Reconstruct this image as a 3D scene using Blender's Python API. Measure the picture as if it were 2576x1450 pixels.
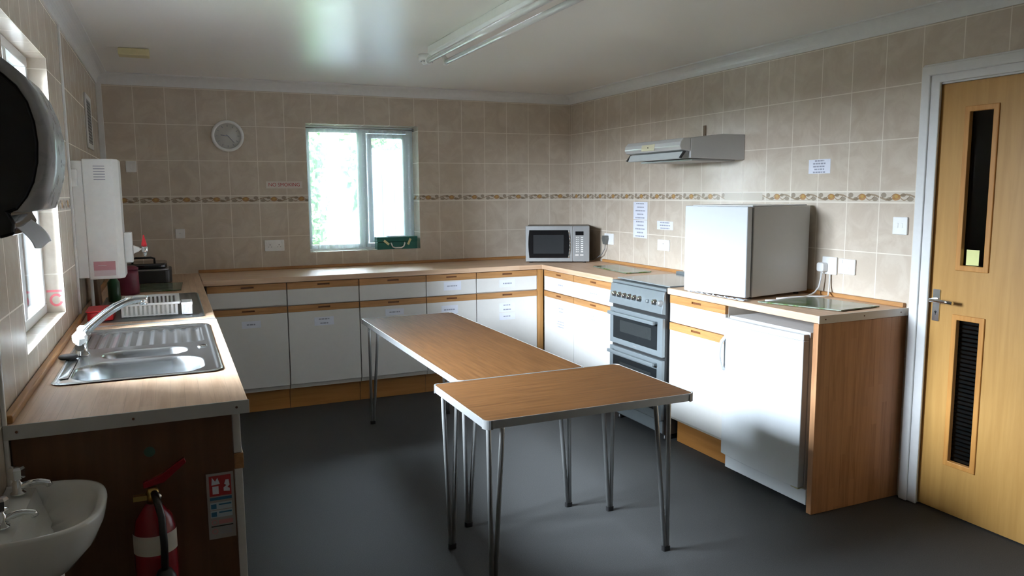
import bpy, bmesh, math, random
from mathutils import Vector, Matrix
from math import sin, cos, pi, sqrt, atan2, radians
random.seed(7)
S = bpy.context.scene
for o in list(bpy.data.objects): bpy.data.objects.remove(o)
COL = S.collection

# ------------------------------------------------------------------ camera
CAMP = Vector((.4067, -5.9715, 1.5025)); YAW, PITCH, ROLL, FOC = .4181, .124, -.0073, 1927.57
f = Vector((sin(YAW)*cos(PITCH), cos(YAW)*cos(PITCH), -sin(PITCH)))
r = Vector((cos(YAW), -sin(YAW), 0)); u = r.cross(f)
r2 = cos(ROLL)*r + sin(ROLL)*u; u2 = -sin(ROLL)*r + cos(ROLL)*u
cd = bpy.data.cameras.new('camera'); cam = bpy.data.objects.new('camera', cd); COL.objects.link(cam)
cam.matrix_world = Matrix(((r2.x, u2.x, -f.x, CAMP.x), (r2.y, u2.y, -f.y, CAMP.y), (r2.z, u2.z, -f.z, CAMP.z), (0, 0, 0, 1)))
cd.sensor_width = 36; cd.lens = 36*FOC/2576; cd.clip_start = .02
S.camera = cam
S.view_settings.view_transform = 'Standard'; S.view_settings.look = 'None'; S.view_settings.gamma = 1
S.view_settings.use_curve_mapping = False
S.view_settings.exposure = 1.15

# ------------------------------------------------------------------ sky and portals
W_ = bpy.data.worlds.new('overcast_sky'); S.world = W_; W_.use_nodes = True
nt = W_.node_tree; bg = nt.nodes['Background']
tc = nt.nodes.new('ShaderNodeTexCoord'); sp = nt.nodes.new('ShaderNodeSeparateXYZ'); rp = nt.nodes.new('ShaderNodeValToRGB')
nt.links.new(tc.outputs['Generated'], sp.inputs[0]); nt.links.new(sp.outputs['Z'], rp.inputs[0]); nt.links.new(rp.outputs[0], bg.inputs['Color'])
rp.color_ramp.elements[0].position = 0; rp.color_ramp.elements[0].color = (.38, .435, .50, 1)
rp.color_ramp.elements[1].position = .85; rp.color_ramp.elements[1].color = (.77, .90, 1.03, 1)
# veiled sun: a broad bright area of cloud to the near left of the building
SKY, GLOW, GDIR = 160.0, 125.0, Vector((-.74, -.30, .60)).normalized()
def wn(op, a, b=None):
    n = nt.nodes.new('ShaderNodeMath'); n.operation = op
    for i_, x_ in enumerate((a, b)):
        if x_ is None: continue
        if isinstance(x_, (int, float)): n.inputs[i_].default_value = x_
        else: nt.links.new(x_, n.inputs[i_])
    return n.outputs[0]
dt = wn('ADD', wn('ADD', wn('MULTIPLY', sp.outputs['X'], GDIR.x), wn('MULTIPLY', sp.outputs['Y'], GDIR.y)), wn('MULTIPLY', sp.outputs['Z'], GDIR.z))
gl_ = wn('MULTIPLY', wn('POWER', wn('MAXIMUM', dt, 0.0), 5.0), GLOW)
az_ = wn('MINIMUM', wn('MAXIMUM', wn('SUBTRACT', .62, wn('MULTIPLY', sp.outputs['Y'], .40)), .30), 1.1)   # cloud thinner towards the veiled sun
nt.links.new(wn('ADD', gl_, wn('MULTIPLY', az_, SKY)), bg.inputs['Strength'])
S.cycles.max_bounces = 10; S.cycles.diffuse_bounces = 6; S.cycles.transparent_max_bounces = 16
S.cycles.sample_clamp_indirect = 8

W, H, Z, WT = 3.62, 2.325, .94, .036
NEAR = -6.75
WIN = (1.375, 2.25, 1.052, 2.03)          # back window x0 x1 z0 z1
LWN = (-3.35, -2.42, 1.035, 2.035)        # left window y0 y1 z0 z1

def portal(name, loc, rot, sx, sy):
    l = bpy.data.lights.new(name, 'AREA'); l.shape = 'RECTANGLE'; l.size = sx; l.size_y = sy
    l.cycles.is_portal = True
    o = bpy.data.objects.new(name, l); COL.objects.link(o); o.location = loc; o.rotation_euler = rot
portal('window_portal', (-.13, (LWN[0]+LWN[1])/2, (LWN[2]+LWN[3])/2), (0, radians(-90), 0), LWN[3]-LWN[2], LWN[1]-LWN[0])
portal('window_portal', ((WIN[0]+WIN[1])/2, .235, (WIN[2]+WIN[3])/2), (radians(-90), 0, 0), WIN[1]-WIN[0], WIN[3]-WIN[2])

# ------------------------------------------------------------------ mesh builder
class MB:
    def __init__(s): s.v = []; s.f = []; s.m = []; s.sm = []
    def add(s, vs, fs, mi=0, smooth=False, M=None):
        b = len(s.v)
        for p in vs:
            p = Vector(p)
            if M is not None: p = M @ p
            s.v.append(p)
        for q in fs: s.f.append([b+i for i in q]); s.m.append(mi); s.sm.append(smooth)
        return s
    def box(s, x0, x1, y0, y1, z0, z1, mi=0, M=None):
        x0, x1 = min(x0, x1), max(x0, x1); y0, y1 = min(y0, y1), max(y0, y1); z0, z1 = min(z0, z1), max(z0, z1)
        return s.add([(x, y, z) for z in (z0, z1) for y in (y0, y1) for x in (x0, x1)],
                     [(0, 2, 3, 1), (4, 5, 7, 6), (0, 1, 5, 4), (2, 6, 7, 3), (0, 4, 6, 2), (1, 3, 7, 5)], mi, False, M)
    def prism(s, pts, d0, d1, axis='z', mi=0, smooth=False, M=None):
        n = len(pts)
        def P(a, b, c): return {'z': (a, b, c), 'y': (a, c, b), 'x': (c, a, b)}[axis]
        vs = [P(a, b, d0) for a, b in pts] + [P(a, b, d1) for a, b in pts]
        area = sum(pts[i][0]*pts[(i+1) % n][1]-pts[(i+1) % n][0]*pts[i][1] for i in range(n))
        flip = (area < 0) != (axis == 'y')
        if d1 < d0: flip = not flip
        caps = [list(range(n))[::-1], list(range(n, 2*n))]
        side = [(i, (i+1) % n, n+(i+1) % n, n+i) for i in range(n)]
        if flip: caps = [c[::-1] for c in caps]; side = [q[::-1] for q in side]
        s.add(vs, caps, mi, False, M)
        b = len(s.v)-2*n
        for q in side: s.f.append([b+i for i in q]); s.m.append(mi); s.sm.append(smooth)
        return s
    def ring(s, outer, inner, z0, z1, mi=0, axis='z', M=None):
        n = len(outer)
        def P(a, b, c): return {'z': (a, b, c), 'y': (a, c, b), 'x': (c, a, b)}[axis]
        vs = [P(a, b, z) for z in (z0, z1) for L in (outer, inner) for a, b in L]
        fs = []
        for i in range(n):
            j = (i+1) % n
            fs += [(i, j, 2*n+j, 2*n+i), (n+j, n+i, 3*n+i, 3*n+j), (2*n+i, 2*n+j, 3*n+j, 3*n+i), (j, i, n+i, n+j)]
        return s.add(vs, fs, mi, False, M)
    def tube(s, path, rad, n=10, mi=0, M=None, caps=True):
        path = [Vector(p) for p in path]; R = rad if isinstance(rad, (list, tuple)) else [rad]*len(path)
        t0 = (path[1]-path[0]).normalized()
        a = t0.orthogonal().normalized(); vs = []
        for i, p in enumerate(path):
            t = (path[min(i+1, len(path)-1)]-path[max(i-1, 0)]).normalized()
            a = (a - t*a.dot(t)).normalized(); b = t.cross(a)
            for k in range(n):
                q = 2*pi*k/n; vs.append(p+R[i]*(cos(q)*a+sin(q)*b))
        fs = []
        for i in range(len(path)-1):
            for k in range(n): fs.append((i*n+k, i*n+(k+1) % n, (i+1)*n+(k+1) % n, (i+1)*n+k))
        s.add(vs, fs, mi, True, M)
        if caps:
            b0 = len(s.v)-len(vs); m = len(vs)-n
            s.f.append([b0+k for k in range(n)][::-1]); s.m.append(mi); s.sm.append(False)
            s.f.append([b0+m+k for k in range(n)]); s.m.append(mi); s.sm.append(False)
        return s
    def lathe(s, prof, n=32, mi=0, M=None, smooth=True):
        # prof: (radius, z) from bottom to top
        vs = []; fs = []
        for rr, z in prof:
            for k in range(n): q = 2*pi*k/n; vs.append((rr*cos(q), rr*sin(q), z))
        for i in range(len(prof)-1):
            for k in range(n): fs.append((i*n+k, i*n+(k+1) % n, (i+1)*n+(k+1) % n, (i+1)*n+k))
        fs.append([k for k in range(n)][::-1]); fs.append([(len(prof)-1)*n+k for k in range(n)])
        return s.add(vs, fs, mi, smooth, M)
    def grid(s, fn, nu, nv, mi=0, smooth=True, M=None):
        vs = [fn(i/nu, j/nv) for j in range(nv+1) for i in range(nu+1)]
        fs = [(j*(nu+1)+i, j*(nu+1)+i+1, (j+1)*(nu+1)+i+1, (j+1)*(nu+1)+i) for j in range(nv) for i in range(nu)]
        return s.add(vs, fs, mi, smooth, M)

ORG = {}
def link(name, o, parent): COL.objects.link(o); o.parent = parent
def tag(o, label=None, cat=None, group=None, kind=None):
    if label: o['label'] = label
    if cat: o['category'] = cat
    if group: o['group'] = group
    if kind: o['kind'] = kind
    return o
def obj(name, mb, mats, parent=None, bevel=0, seg=2, local=False, label=None, auto=True, solid=0, sub=0):
    """ONE mesh object; coordinates are world ones unless local; a child of a thing is shifted by that thing's base"""
    if not isinstance(mats, (list, tuple)): mats = [mats]
    if parent is not None: org = Vector((0, 0, 0)) if local else ORG[parent.name]
    elif name.split('_')[0] in ('wall', 'floor', 'ceiling', 'trim'): org = Vector((0, 0, 0))
    else:
        xs = [v.x for v in mb.v]; ys = [v.y for v in mb.v]; zs = [v.z for v in mb.v]
        org = Vector(((min(xs)+max(xs))/2, (min(ys)+max(ys))/2, min(zs)))
    me = bpy.data.meshes.new(name)
    me.from_pydata([v-org for v in mb.v], [], mb.f)
    for m in mats: me.materials.append(m)
    me.polygons.foreach_set('material_index', mb.m); me.polygons.foreach_set('use_smooth', mb.sm)
    me.validate(); me.update()
    o = bpy.data.objects.new(name, me); COL.objects.link(o)
    if parent is not None: o.parent = parent; ORG[o.name] = org
    else: o.location = org; ORG[o.name] = org
    if bevel:
        b = o.modifiers.new('bevel', 'BEVEL'); b.width = bevel; b.segments = seg; b.limit_method = 'ANGLE'; b.angle_limit = radians(40)
        b.harden_normals = False
    if solid:
        b = o.modifiers.new('solid', 'SOLIDIFY'); b.thickness = solid; b.offset = 0
    if sub:
        b = o.modifiers.new('sub', 'SUBSURF'); b.levels = b.render_levels = sub
    if label: o['label'] = label
    return o
def thing(name, label, cat, loc, rotz=0, group=None):
    o = bpy.data.objects.new(name, None); COL.objects.link(o); o.location = loc; o.rotation_euler = (0, 0, rotz)
    o.empty_display_size = .05
    ORG[o.name] = Vector(loc); return tag(o, label, cat, group)
def struct(name, mb, mats, **k):
    o = obj(name, mb, mats, **k); o['kind'] = 'structure'; return o
def BX(*a): return MB().box(*a)
def rrect(x0, x1, y0, y1, rr, n=6):
    p = []
    for cx, cy, a in ((x1-rr, y1-rr, 0), (x0+rr, y1-rr, 90), (x0+rr, y0+rr, 180), (x1-rr, y0+rr, 270)):
        for k in range(n+1):
            q = radians(a+90*k/n); p.append((cx+rr*cos(q), cy+rr*sin(q)))
    return p
def AX(loc, axis):   # z axis of a lathe turned to the given direction
    q = Vector((0, 0, 1)).rotation_difference(Vector(axis)); return Matrix.Translation(loc) @ q.to_matrix().to_4x4()
def textmesh(body, size, extr=.0004, align='CENTER'):
    c = bpy.data.curves.new('t', 'FONT'); c.body = body; c.size = size; c.extrude = extr; c.align_x = align; c.align_y = 'CENTER'
    o = bpy.data.objects.new('t', c); COL.objects.link(o)
    dg = bpy.context.evaluated_depsgraph_get(); me = bpy.data.meshes.new_from_object(o.evaluated_get(dg))
    vs = [v.co.copy() for v in me.vertices]; fs = [list(p.vertices) for p in me.polygons]
    bpy.data.objects.remove(o); return vs, fs

# ------------------------------------------------------------------ shader helpers
class N:
    """tiny expression layer over math nodes"""
    def __init__(s, t, sock): s.t = t; s.s = sock
    def _(s, op, b=None, c=None):
        n = s.t.nodes.new('ShaderNodeMath'); n.operation = op
        for i, x in enumerate((s, b, c)):
            if x is None: continue
            if isinstance(x, N): s.t.links.new(x.s, n.inputs[i])
            else: n.inputs[i].default_value = x
        return N(s.t, n.outputs[0])
    def __add__(s, b): return s._('ADD', b)
    __radd__ = __add__
    def __sub__(s, b): return s._('SUBTRACT', b)
    def __rsub__(s, b): return (s*-1.0)+b
    def __mul__(s, b): return s._('MULTIPLY', b)
    __rmul__ = __mul__
    def __truediv__(s, b): return s._('DIVIDE', b)
    def floor(s): return s._('FLOOR')
    def fract(s): return s._('FRACT')
    def abs(s): return s._('ABSOLUTE')
    def sin(s): return s._('SINE')
    def gt(s, b): return s._('GREATER_THAN', b)
    def lt(s, b): return s._('LESS_THAN', b)
    def mn(s, b): return s._('MINIMUM', b)
    def mx(s, b): return s._('MAXIMUM', b)
    def sqrt(s): return s._('SQRT')
    def step(s, a, b):
        n = s.t.nodes.new('ShaderNodeMapRange'); n.interpolation_type = 'SMOOTHSTEP'; n.inputs[1].default_value = a; n.inputs[2].default_value = b
        s.t.links.new(s.s, n.inputs[0]); return N(s.t, n.outputs[0])
class Mat:
    def __init__(s, name):
        s.m = bpy.data.materials.new(name); s.m.use_nodes = True; s.t = s.m.node_tree; s.b = s.t.nodes['Principled BSDF']
    def n(s, ty, **k):
        x = s.t.nodes.new(ty)
        for a, b in k.items(): setattr(x, a, b)
        return x
    def pos(s):
        g = s.n('ShaderNodeNewGeometry'); q = s.n('ShaderNodeSeparateXYZ'); s.t.links.new(g.outputs['Position'], q.inputs[0])
        return [N(s.t, q.outputs[i]) for i in range(3)]
    def loc(s):
        g = s.n('ShaderNodeTexCoord'); q = s.n('ShaderNodeSeparateXYZ'); s.t.links.new(g.outputs['Object'], q.inputs[0])
        return [N(s.t, q.outputs[i]) for i in range(3)]
    def nrm(s):
        g = s.n('ShaderNodeNewGeometry'); q = s.n('ShaderNodeSeparateXYZ'); s.t.links.new(g.outputs['True Normal'], q.inputs[0])
        return [N(s.t, q.outputs[i]) for i in range(3)]
    def xyz(s, a, b, c):
        q = s.n('ShaderNodeCombineXYZ')
        for i, x in enumerate((a, b, c)):
            if isinstance(x, N): s.t.links.new(x.s, q.inputs[i])
            else: q.inputs[i].default_value = x
        return q.outputs[0]
    def noise(s, vec, scale, detail=4, rough=.55, dist=0):
        q = s.n('ShaderNodeTexNoise'); q.inputs['Scale'].default_value = scale; q.inputs['Detail'].default_value = detail
        q.inputs['Roughness'].default_value = rough; q.inputs['Distortion'].default_value = dist; s.t.links.new(vec, q.inputs['Vector'])
        return N(s.t, q.outputs[0])
    def white(s, vec):
        q = s.n('ShaderNodeTexWhiteNoise'); s.t.links.new(vec, q.inputs['Vector']); return N(s.t, q.outputs[0])
    def mix(s, fac, a, b):
        q = s.n('ShaderNodeMix', data_type='RGBA')
        if isinstance(fac, N): s.t.links.new(fac.s, q.inputs[0])
        else: q.inputs[0].default_value = fac
        for i, x in ((6, a), (7, b)):
            if isinstance(x, (tuple, list)): q.inputs[i].default_value = (*x, 1)
            else: s.t.links.new(x, q.inputs[i])
        return q.outputs[2]
    def col(s, x):
        if isinstance(x, (tuple, list)): s.b.inputs['Base Color'].default_value = (*x, 1)
        else: s.t.links.new(x, s.b.inputs['Base Color'])
        return s
    def set(s, rough=None, metal=None, spec=None, coat=None, bump=None, bstr=.3, bdist=.002, **k):
        if isinstance(rough, N): s.t.links.new(rough.s, s.b.inputs['Roughness'])
        elif rough is not None: s.b.inputs['Roughness'].default_value = rough
        if metal is not None: s.b.inputs['Metallic'].default_value = metal
        if spec is not None: s.b.inputs['Specular IOR Level'].default_value = spec
        if coat is not None: s.b.inputs['Coat Weight'].default_value = coat
        if bump is not None:
            q = s.n('ShaderNodeBump'); q.inputs['Strength'].default_value = bstr; q.inputs['Distance'].default_value = bdist
            s.t.links.new(bump.s, q.inputs['Height']); s.t.links.new(q.outputs[0], s.b.inputs['Normal'])
        return s

def plain(name, c, rough=.5, metal=0, spec=.5, var=.06, scale=30, coat=0):
    """painted / plastic / enamel: tiny procedural mottling of colour and gloss"""
    m = Mat(name); x, y, z = m.loc(); v = m.xyz(x, y, z); n = m.noise(v, scale, 3)
    m.col(m.mix(n, tuple(a*(1-var) for a in c), tuple(min(1, a*(1+var)) for a in c)))
    m.set(rough=n*.08+(rough-.04), metal=metal, spec=spec, coat=coat); return m.m

def tile_mat(name, ux, uy, blank=None):
    m = Mat(name); x, y, z = m.pos(); nx, ny, nz = m.nrm()
    fx = nx.abs().gt(.5); fz = nz.abs().gt(.5)
    # along-wall coordinate: y when the face looks along x, x otherwise
    ua = (x-ux)/.2; ub = (y-uy)/.2
    uu = ua*(1.0-fx)+ub*fx
    up = z.gt(1.467)
    lo = (z-1.44)/.25; hi = (z-1.494)/.25
    vv = lo*(1.0-up)+hi*up
    vv = vv*(1.0-fz)+ub*fz
    band = z.gt(1.4405)*z.lt(1.4935)*(1.0-fz)
    eu = (.5-(uu.fract()-.5).abs())*.2; ev = (.5-(vv.fract()-.5).abs())*.25
    grout = eu.mn(ev*(1.0-band)+band*1.0).lt(.0024)
    # listello edges
    be = ((z-1.467).abs()-.027).abs().lt(.0035)
    P3 = m.xyz(x, y, z)
    tid = m.white(m.xyz(uu.floor(), vv.floor(), band))
    n1 = m.noise(P3, 7, 5, .6, 1.2); n2 = m.noise(P3, 38, 4, .7, .6)
    base = m.mix(n1.step(.35, .68), (.54, .455, .365), (.62, .54, .445))
    base = m.mix(n2.step(.56, .75)*.25, base, (.46, .38, .295))
    base = m.mix(tid*.16, base, (.66, .59, .50))
    # scroll frieze
    p = uu.fract(); v = (z-1.467)/.027
    wob = m.noise(P3, 60, 3)*.5-.25
    crv = (p*(2*pi)).sin()*.45
    line = (v-crv+wob*.3).abs().lt(.16)
    c2 = (p*(4*pi)+1.0).sin()*.55
    line2 = (v-c2).abs().lt(.11)*p.gt(.12)*p.lt(.92)
    def ell(cx, cy, a, b): 
        dx = (p-cx)/a; dy = (v-cy)/b
        return (dx*dx+dy*dy+wob*1.2).lt(1.0)
    leaf = ell(.13, -.35, .09, .4).mx(ell(.88, .35, .08, .45)).mx(ell(.33, .35, .07, .35)).mx(ell(.72, -.35, .08, .35))
    flower = ell(.52, .0, .115, .62)
    fr = m.mix(line.mx(line2)*.75, (.60, .53, .44), (.24, .16, .09))
    fr = m.mix(leaf*.7, fr, (.20, .15, .10)); fr = m.mix(flower*.85, fr, (.38, .19, .06))
    fr = m.mix(ell(.52, .1, .05, .3)*.8, fr, (.50, .33, .10))
    if blank: fr = m.mix(y.gt(blank[0])*y.lt(blank[1])*fx, fr, (.50, .44, .36))
    c = m.mix(band, base, fr)
    c = m.mix(grout.mx(be)*.8, c, (.78, .72, .63))
    m.col(c)
    m.set(rough=grout*.35+.26, spec=.4, bump=(1.0-grout)*1.0, bstr=.2, bdist=.001)
    return m.m

def wood(name, c1, c2, grain='z', dens=14, rough=.4, strips=0, coat=0, var=.5, contrast=1.0, spec=.5):
    m = Mat(name); x, y, z = m.pos()
    g, a, b = {'x': (x, y, z), 'y': (y, x, z), 'z': (z, x, y)}[grain]
    v = m.xyz(g*(dens*.06), a*dens, b*dens)
    n = m.noise(v, 3.0, 6, .6, .4); n2 = m.noise(v, 14.0, 3, .6)
    t = n.step(.5-.22/contrast, .5+.22/contrast)*.75+n2*.25
    c = m.mix(t, c1, c2)
    if strips:
        w = a if grain != 'z' else a+b
        sid = (w/strips).floor(); r0 = m.white(m.xyz(sid, 3.7, 1.0))
        jid = (g/.42+r0*7.0).floor(); rr = m.white(m.xyz(sid, jid, 5.0))
        c = m.mix(rr*var, c, c2)
        c = m.mix(((w/strips).fract()-.5).abs().gt(.485)*.35, c, tuple(q*.55 for q in c1))
    m.col(c); m.set(rough=n2*.12+(rough-.06), coat=coat, spec=spec, bump=n2, bstr=.05); return m.m

def glass_mat(name, tint=(1, 1, 1), gloss=.05):
    m = Mat(name); t = m.t
    tr = m.n('ShaderNodeBsdfTransparent'); tr.inputs[0].default_value = (*tint, 1)
    gl = m.n('ShaderNodeBsdfGlossy'); gl.inputs['Roughness'].default_value = gloss
    fr = m.n('ShaderNodeFresnel'); fr.inputs[0].default_value = 1.45
    mx = m.n('ShaderNodeMixShader'); t.links.new(fr.outputs[0], mx.inputs[0]); t.links.new(tr.outputs[0], mx.inputs[1]); t.links.new(gl.outputs[0], mx.inputs[2])
    t.links.new(mx.outputs[0], t.nodes['Material Output'].inputs[0]); return m.m
def net_mat():
    m = Mat('net_curtain_fabric'); t = m.t; x, y, z = m.loc()
    df = m.n('ShaderNodeBsdfDiffuse'); df.inputs[0].default_value = (.86, .9, .92, 1)
    tl = m.n('ShaderNodeBsdfTranslucent'); tl.inputs[0].default_value = (.60, .68, .72, 1)
    tr = m.n('ShaderNodeBsdfTransparent'); tr.inputs[0].default_value = (.95, .98, 1, 1)
    a = m.n('ShaderNodeMixShader'); a.inputs[0].default_value = .55; t.links.new(df.outputs[0], a.inputs[1]); t.links.new(tl.outputs[0], a.inputs[2])
    # small embroidered sprigs in a loose lattice
    gx = (x/.06).fract()-.5; gz = (z/.085).fract()-.5; d = (gx*gx+gz*gz*2.0).sqrt()
    sprig = (d+m.noise(m.xyz(x, y, z), 90, 2)*.2).lt(.17)
    lw = m.n('ShaderNodeLayerWeight'); lw.inputs[0].default_value = .5; fc = N(t, lw.outputs['Facing']); fac = sprig*.10+fc*fc*.45+.42
    b = m.n('ShaderNodeMixShader'); t.links.new(fac.s, b.inputs[0]); t.links.new(tr.outputs[0], b.inputs[1]); t.links.new(a.outputs[0], b.inputs[2])
    t.links.new(b.outputs[0], t.nodes['Material Output'].inputs[0]); return m.m

def floor_mat():
    m = Mat('grey_vinyl'); x, y, z = m.pos(); v = m.xyz(x, y, z)
    n = m.noise(v, 260, 2, .7); b = m.noise(v, 1.3, 4); s2 = m.noise(v, 500, 1)
    c = m.mix(n.step(.42, .62), (.040, .0405, .040), (.059, .060, .060))
    c = m.mix(s2.step(.66, .7)*.5, c, (.10, .11, .115)); c = m.mix(b*.25, c, (.055, .054, .050))
    m.col(c); m.set(rough=n*.1+b*.12+.55, spec=.22, bump=n, bstr=.08); return m.m

M = {}
M['tile_back'] = tile_mat('beige_wall_tiles', .0205, 0)
M['tile_right'] = tile_mat('beige_wall_tiles_with_frieze', 0, -.0245, blank=(-2.40, -2.06))
M['tile_left'] = tile_mat('beige_wall_tiles_left', .0, -.170)
M['floor'] = floor_mat()
M['ceiling'] = plain('ceiling_satin_paint', (.85, .83, .79), .33, var=.02, scale=3)
M['white'] = plain('white_gloss_paint', (.76, .76, .75), .3)
M['plastic'] = plain('white_plastic', (.86, .86, .85), .35)
M['upvc'] = plain('white_window_frame', (.82, .83, .83), .3)
M['melamine'] = plain('cream_melamine', (.70, .68, .645), .36, var=.03)
M['carcass'] = plain('carcass_board', (.55, .51, .45), .5)
M['enamel'] = plain('white_enamel', (.70, .72, .73), .22, var=.02)
M['enamel_grey'] = plain('grey_painted_sheet', (.50, .50, .49), .4, var=.03)
M['beech'] = wood('beech_worktop', (.50, .30, .175), (.72, .50, .335), 'x', 16, .5, strips=.038, spec=.8)
M['beech_y'] = wood('beech_worktop_lengthwise', (.50, .30, .175), (.72, .50, .335), 'y', 16, .5, strips=.038, spec=.8)
M['beech_z'] = wood('beech_end_panel_laminate', (.27, .115, .045), (.50, .26, .125), 'z', 16, .42, strips=.032, var=.75)
M['oak_x'] = wood('oak_rail', (.32, .145, .045), (.49, .25, .09), 'x', 22, .42)
M['oak_y'] = wood('oak_rail_side', (.32, .145, .045), (.49, .25, .09), 'y', 22, .42)
M['oak_z'] = wood('oak_post', (.38, .17, .045), (.56, .29, .10), 'z', 22, .42)
M['slot'] = wood('dark_finger_slot', (.10, .035, .01), (.17, .06, .02), 'x', 22, .5)
M['kick'] = wood('plinth_veneer', (.30, .12, .025), (.42, .19, .05), 'x', 10, .38)
M['kick_y'] = wood('plinth_veneer_side', (.30, .12, .025), (.42, .19, .05), 'y', 10, .38)
M['brown_panel'] = wood('brown_veneer_end', (.095, .040, .015), (.15, .066, .026), 'z', 9, .5)
M['teak_x'] = wood('teak_laminate', (.056, .022, .005), (.112, .048, .014), 'x', 20, .6, contrast=.9, spec=.12)
M['teak_y'] = wood('teak_laminate_long', (.056, .022, .005), (.112, .048, .014), 'y', 20, .6, contrast=.9, spec=.12)
M['door_oak'] = wood('pale_oak_veneer', (.40, .21, .055), (.49, .275, .08), 'z', 12, .36)
M['bead_oak'] = wood('oak_beading', (.42, .18, .04), (.55, .27, .07), 'z', 20, .35)
M['alu'] = plain('aluminium_edging', (.62, .63, .63), .36, metal=.85)
M['chrome'] = plain('chrome', (.80, .82, .83), .09, metal=1, var=.01)
M['tube'] = plain('dull_chrome_tube', (.50, .50, .49), .32, metal=.75, var=.08, scale=60)
M['steel'] = plain('brushed_steel', (.62, .64, .65), .23, metal=1, var=.04)
M['silver'] = plain('silver_paint', (.30, .30, .295), .38, metal=.5)
M['cook_grey'] = plain('silver_grey_enamel', (.20, .225, .235), .32, metal=.35)
M['cook_dark'] = plain('dark_seam', (.02, .02, .02), .5)
M['black_gloss'] = plain('black_gloss_plastic', (.008, .008, .009), .09)
M['black'] = plain('black_plastic', (.015, .014, .014), .35)
M['oven_glass'] = plain('dark_oven_glass', (.012, .014, .015), .05)
M['grey_band'] = plain('translucent_grey_plastic', (.46, .47, .49), .28)
M['ceramic'] = plain('white_vitreous_china', (.72, .72, .69), .08, var=.01, coat=.3)
M['paper'] = plain('white_paper', (.74, .76, .84), .7)
M['ink'] = plain('grey_print', (.32, .33, .40), .7)
M['red'] = plain('red_plastic', (.55, .012, .02), .3)
M['red_steel'] = plain('red_enamelled_steel', (.22, .006, .012), .25)
M['signred'] = plain('sign_red', (.42, .03, .03), .5)
M['signblue'] = plain('sign_blue', (.03, .15, .28), .5)
M['signpale'] = plain('sign_pale_blue', (.45, .55, .60), .5)
M['signpink'] = plain('faded_red_print', (.55, .25, .24), .5)
M['burgundy'] = plain('burgundy_plastic', (.14, .010, .03), .4)
M['green'] = plain('green_painted_metal', (.004, .13, .10), .35)
M['yellow'] = plain('pale_yellow_tape', (.75, .70, .38), .6)
M['yellowed'] = plain('yellowed_plastic', (.62, .54, .30), .4)
M['note'] = plain('yellow_note_paper', (.72, .74, .32), .7)
M['darkslat'] = plain('dark_louvre', (.03, .032, .034), .45)
M['glass'] = glass_mat('window_glass')
M['door_glass'] = glass_mat('door_glass', (.55, .58, .58))
M['net'] = net_mat()
M['darkwood'] = wood('dark_chopping_board_wood', (.10, .045, .02), (.18, .08, .04), 'z', 16, .5)
M['bag'] = plain('crumpled_clear_bag', (.60, .65, .72), .15, var=.25, scale=60)
M['cable'] = plain('white_flex', (.78, .78, .78), .4)
M['greycable'] = plain('grey_flex', (.16, .16, .16), .4)
M['corridor'] = plain('corridor_paint', (.40, .38, .34), .7)
M['patio'] = plain('pale_paving', (.05, .052, .056), .8, spec=0, var=.15, scale=3)
M['trunk'] = wood('tree_bark', (.03, .02, .012), (.06, .045, .03), 'z', 8, .8)
M['sky_block'] = plain('sky_block_surface', (.05, .045, .04), .9, spec=0, var=.3, scale=6)  # surface of the unseen wall added to block low sky
M['ground'] = plain('lawn_and_gravel', (.035, .042, .028), .9, spec=0, var=.3, scale=2)
M['render'] = plain('blue_grey_boards', (.03, .037, .042), .8, spec=0, var=.1, scale=5)
def board_mat():
    m = Mat('glass_board_leaf_print'); x, y, z = m.loc(); n = m.noise(m.xyz(x, y, z), 9, 5, .6, 1)
    c = m.mix(n.step(.45, .6), (.20, .23, .18), (.05, .13, .02)); c = m.mix(n.step(.58, .66), c, (.26, .21, .08))
    m.col(c); m.set(rough=.16, spec=.4); return m.m
M['board'] = board_mat()
def leaf_mat():
    m = Mat('hedge_leaves'); x, y, z = m.pos(); n = m.noise(m.xyz(x, y, z), 24, 4, .7)
    m.col(m.mix(n.step(.4, .6), (.012, .030, .010), (.05, .10, .025))); m.set(rough=.6, spec=0); return m.m
M['leaf'] = leaf_mat()

# ================================================================== ROOM SHELL
T = .25
struct('floor', BX(-T, W+T, NEAR-T, T, -.12, 0), M['floor'])
struct('ceiling', BX(-T, W+T, NEAR-T, T, H, H+.12), M['ceiling'])
x0, x1, z0, z1 = WIN
mb = MB().box(-T, x0, 0, T, 0, H).box(x1, W+T, 0, T, 0, H).box(x0, x1, 0, T, 0, z0).box(x0, x1, 0, T, z1, H)
struct('wall_back', mb, M['tile_back'])
y0, y1, z0, z1 = LWN
mb = MB().box(-T, 0, y1, 0, 0, H).box(-T, 0, NEAR-T, y0, 0, H).box(-T, 0, y0, y1, 0, z0).box(-T, 0, y0, y1, z1, H)
struct('wall_left', mb, M['tile_left'])
DY0, DY1, DZ = -4.345, -3.515, 1.985       # door opening
mb = MB().box(W, W+T, DY1, 0, 0, H).box(W, W+T, NEAR-T, DY0, 0, H).box(W, W+T, DY0, DY1, DZ, H)
struct('wall_right', mb, M['tile_right'])
struct('wall_near', BX(0, W, NEAR-T, NEAR, 0, H), M['white'])
# corridor behind the door
mb = MB().box(W+T+1.2, W+T+1.25, DY0-1, DY1+1, -.1, H).box(W+T, W+T+1.2, DY0-1.05, DY0-1, -.1, H).box(W+T, W+T+1.2, DY1+1, DY1+1.05, -.1, H).box(W+T, W+T+1.25, DY0-1, DY1+1, H-.05, H).box(W+T, W+T+1.25, DY0-1, DY1+1, -.1, 0)
struct('wall_corridor', mb, M['corridor'])

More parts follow.
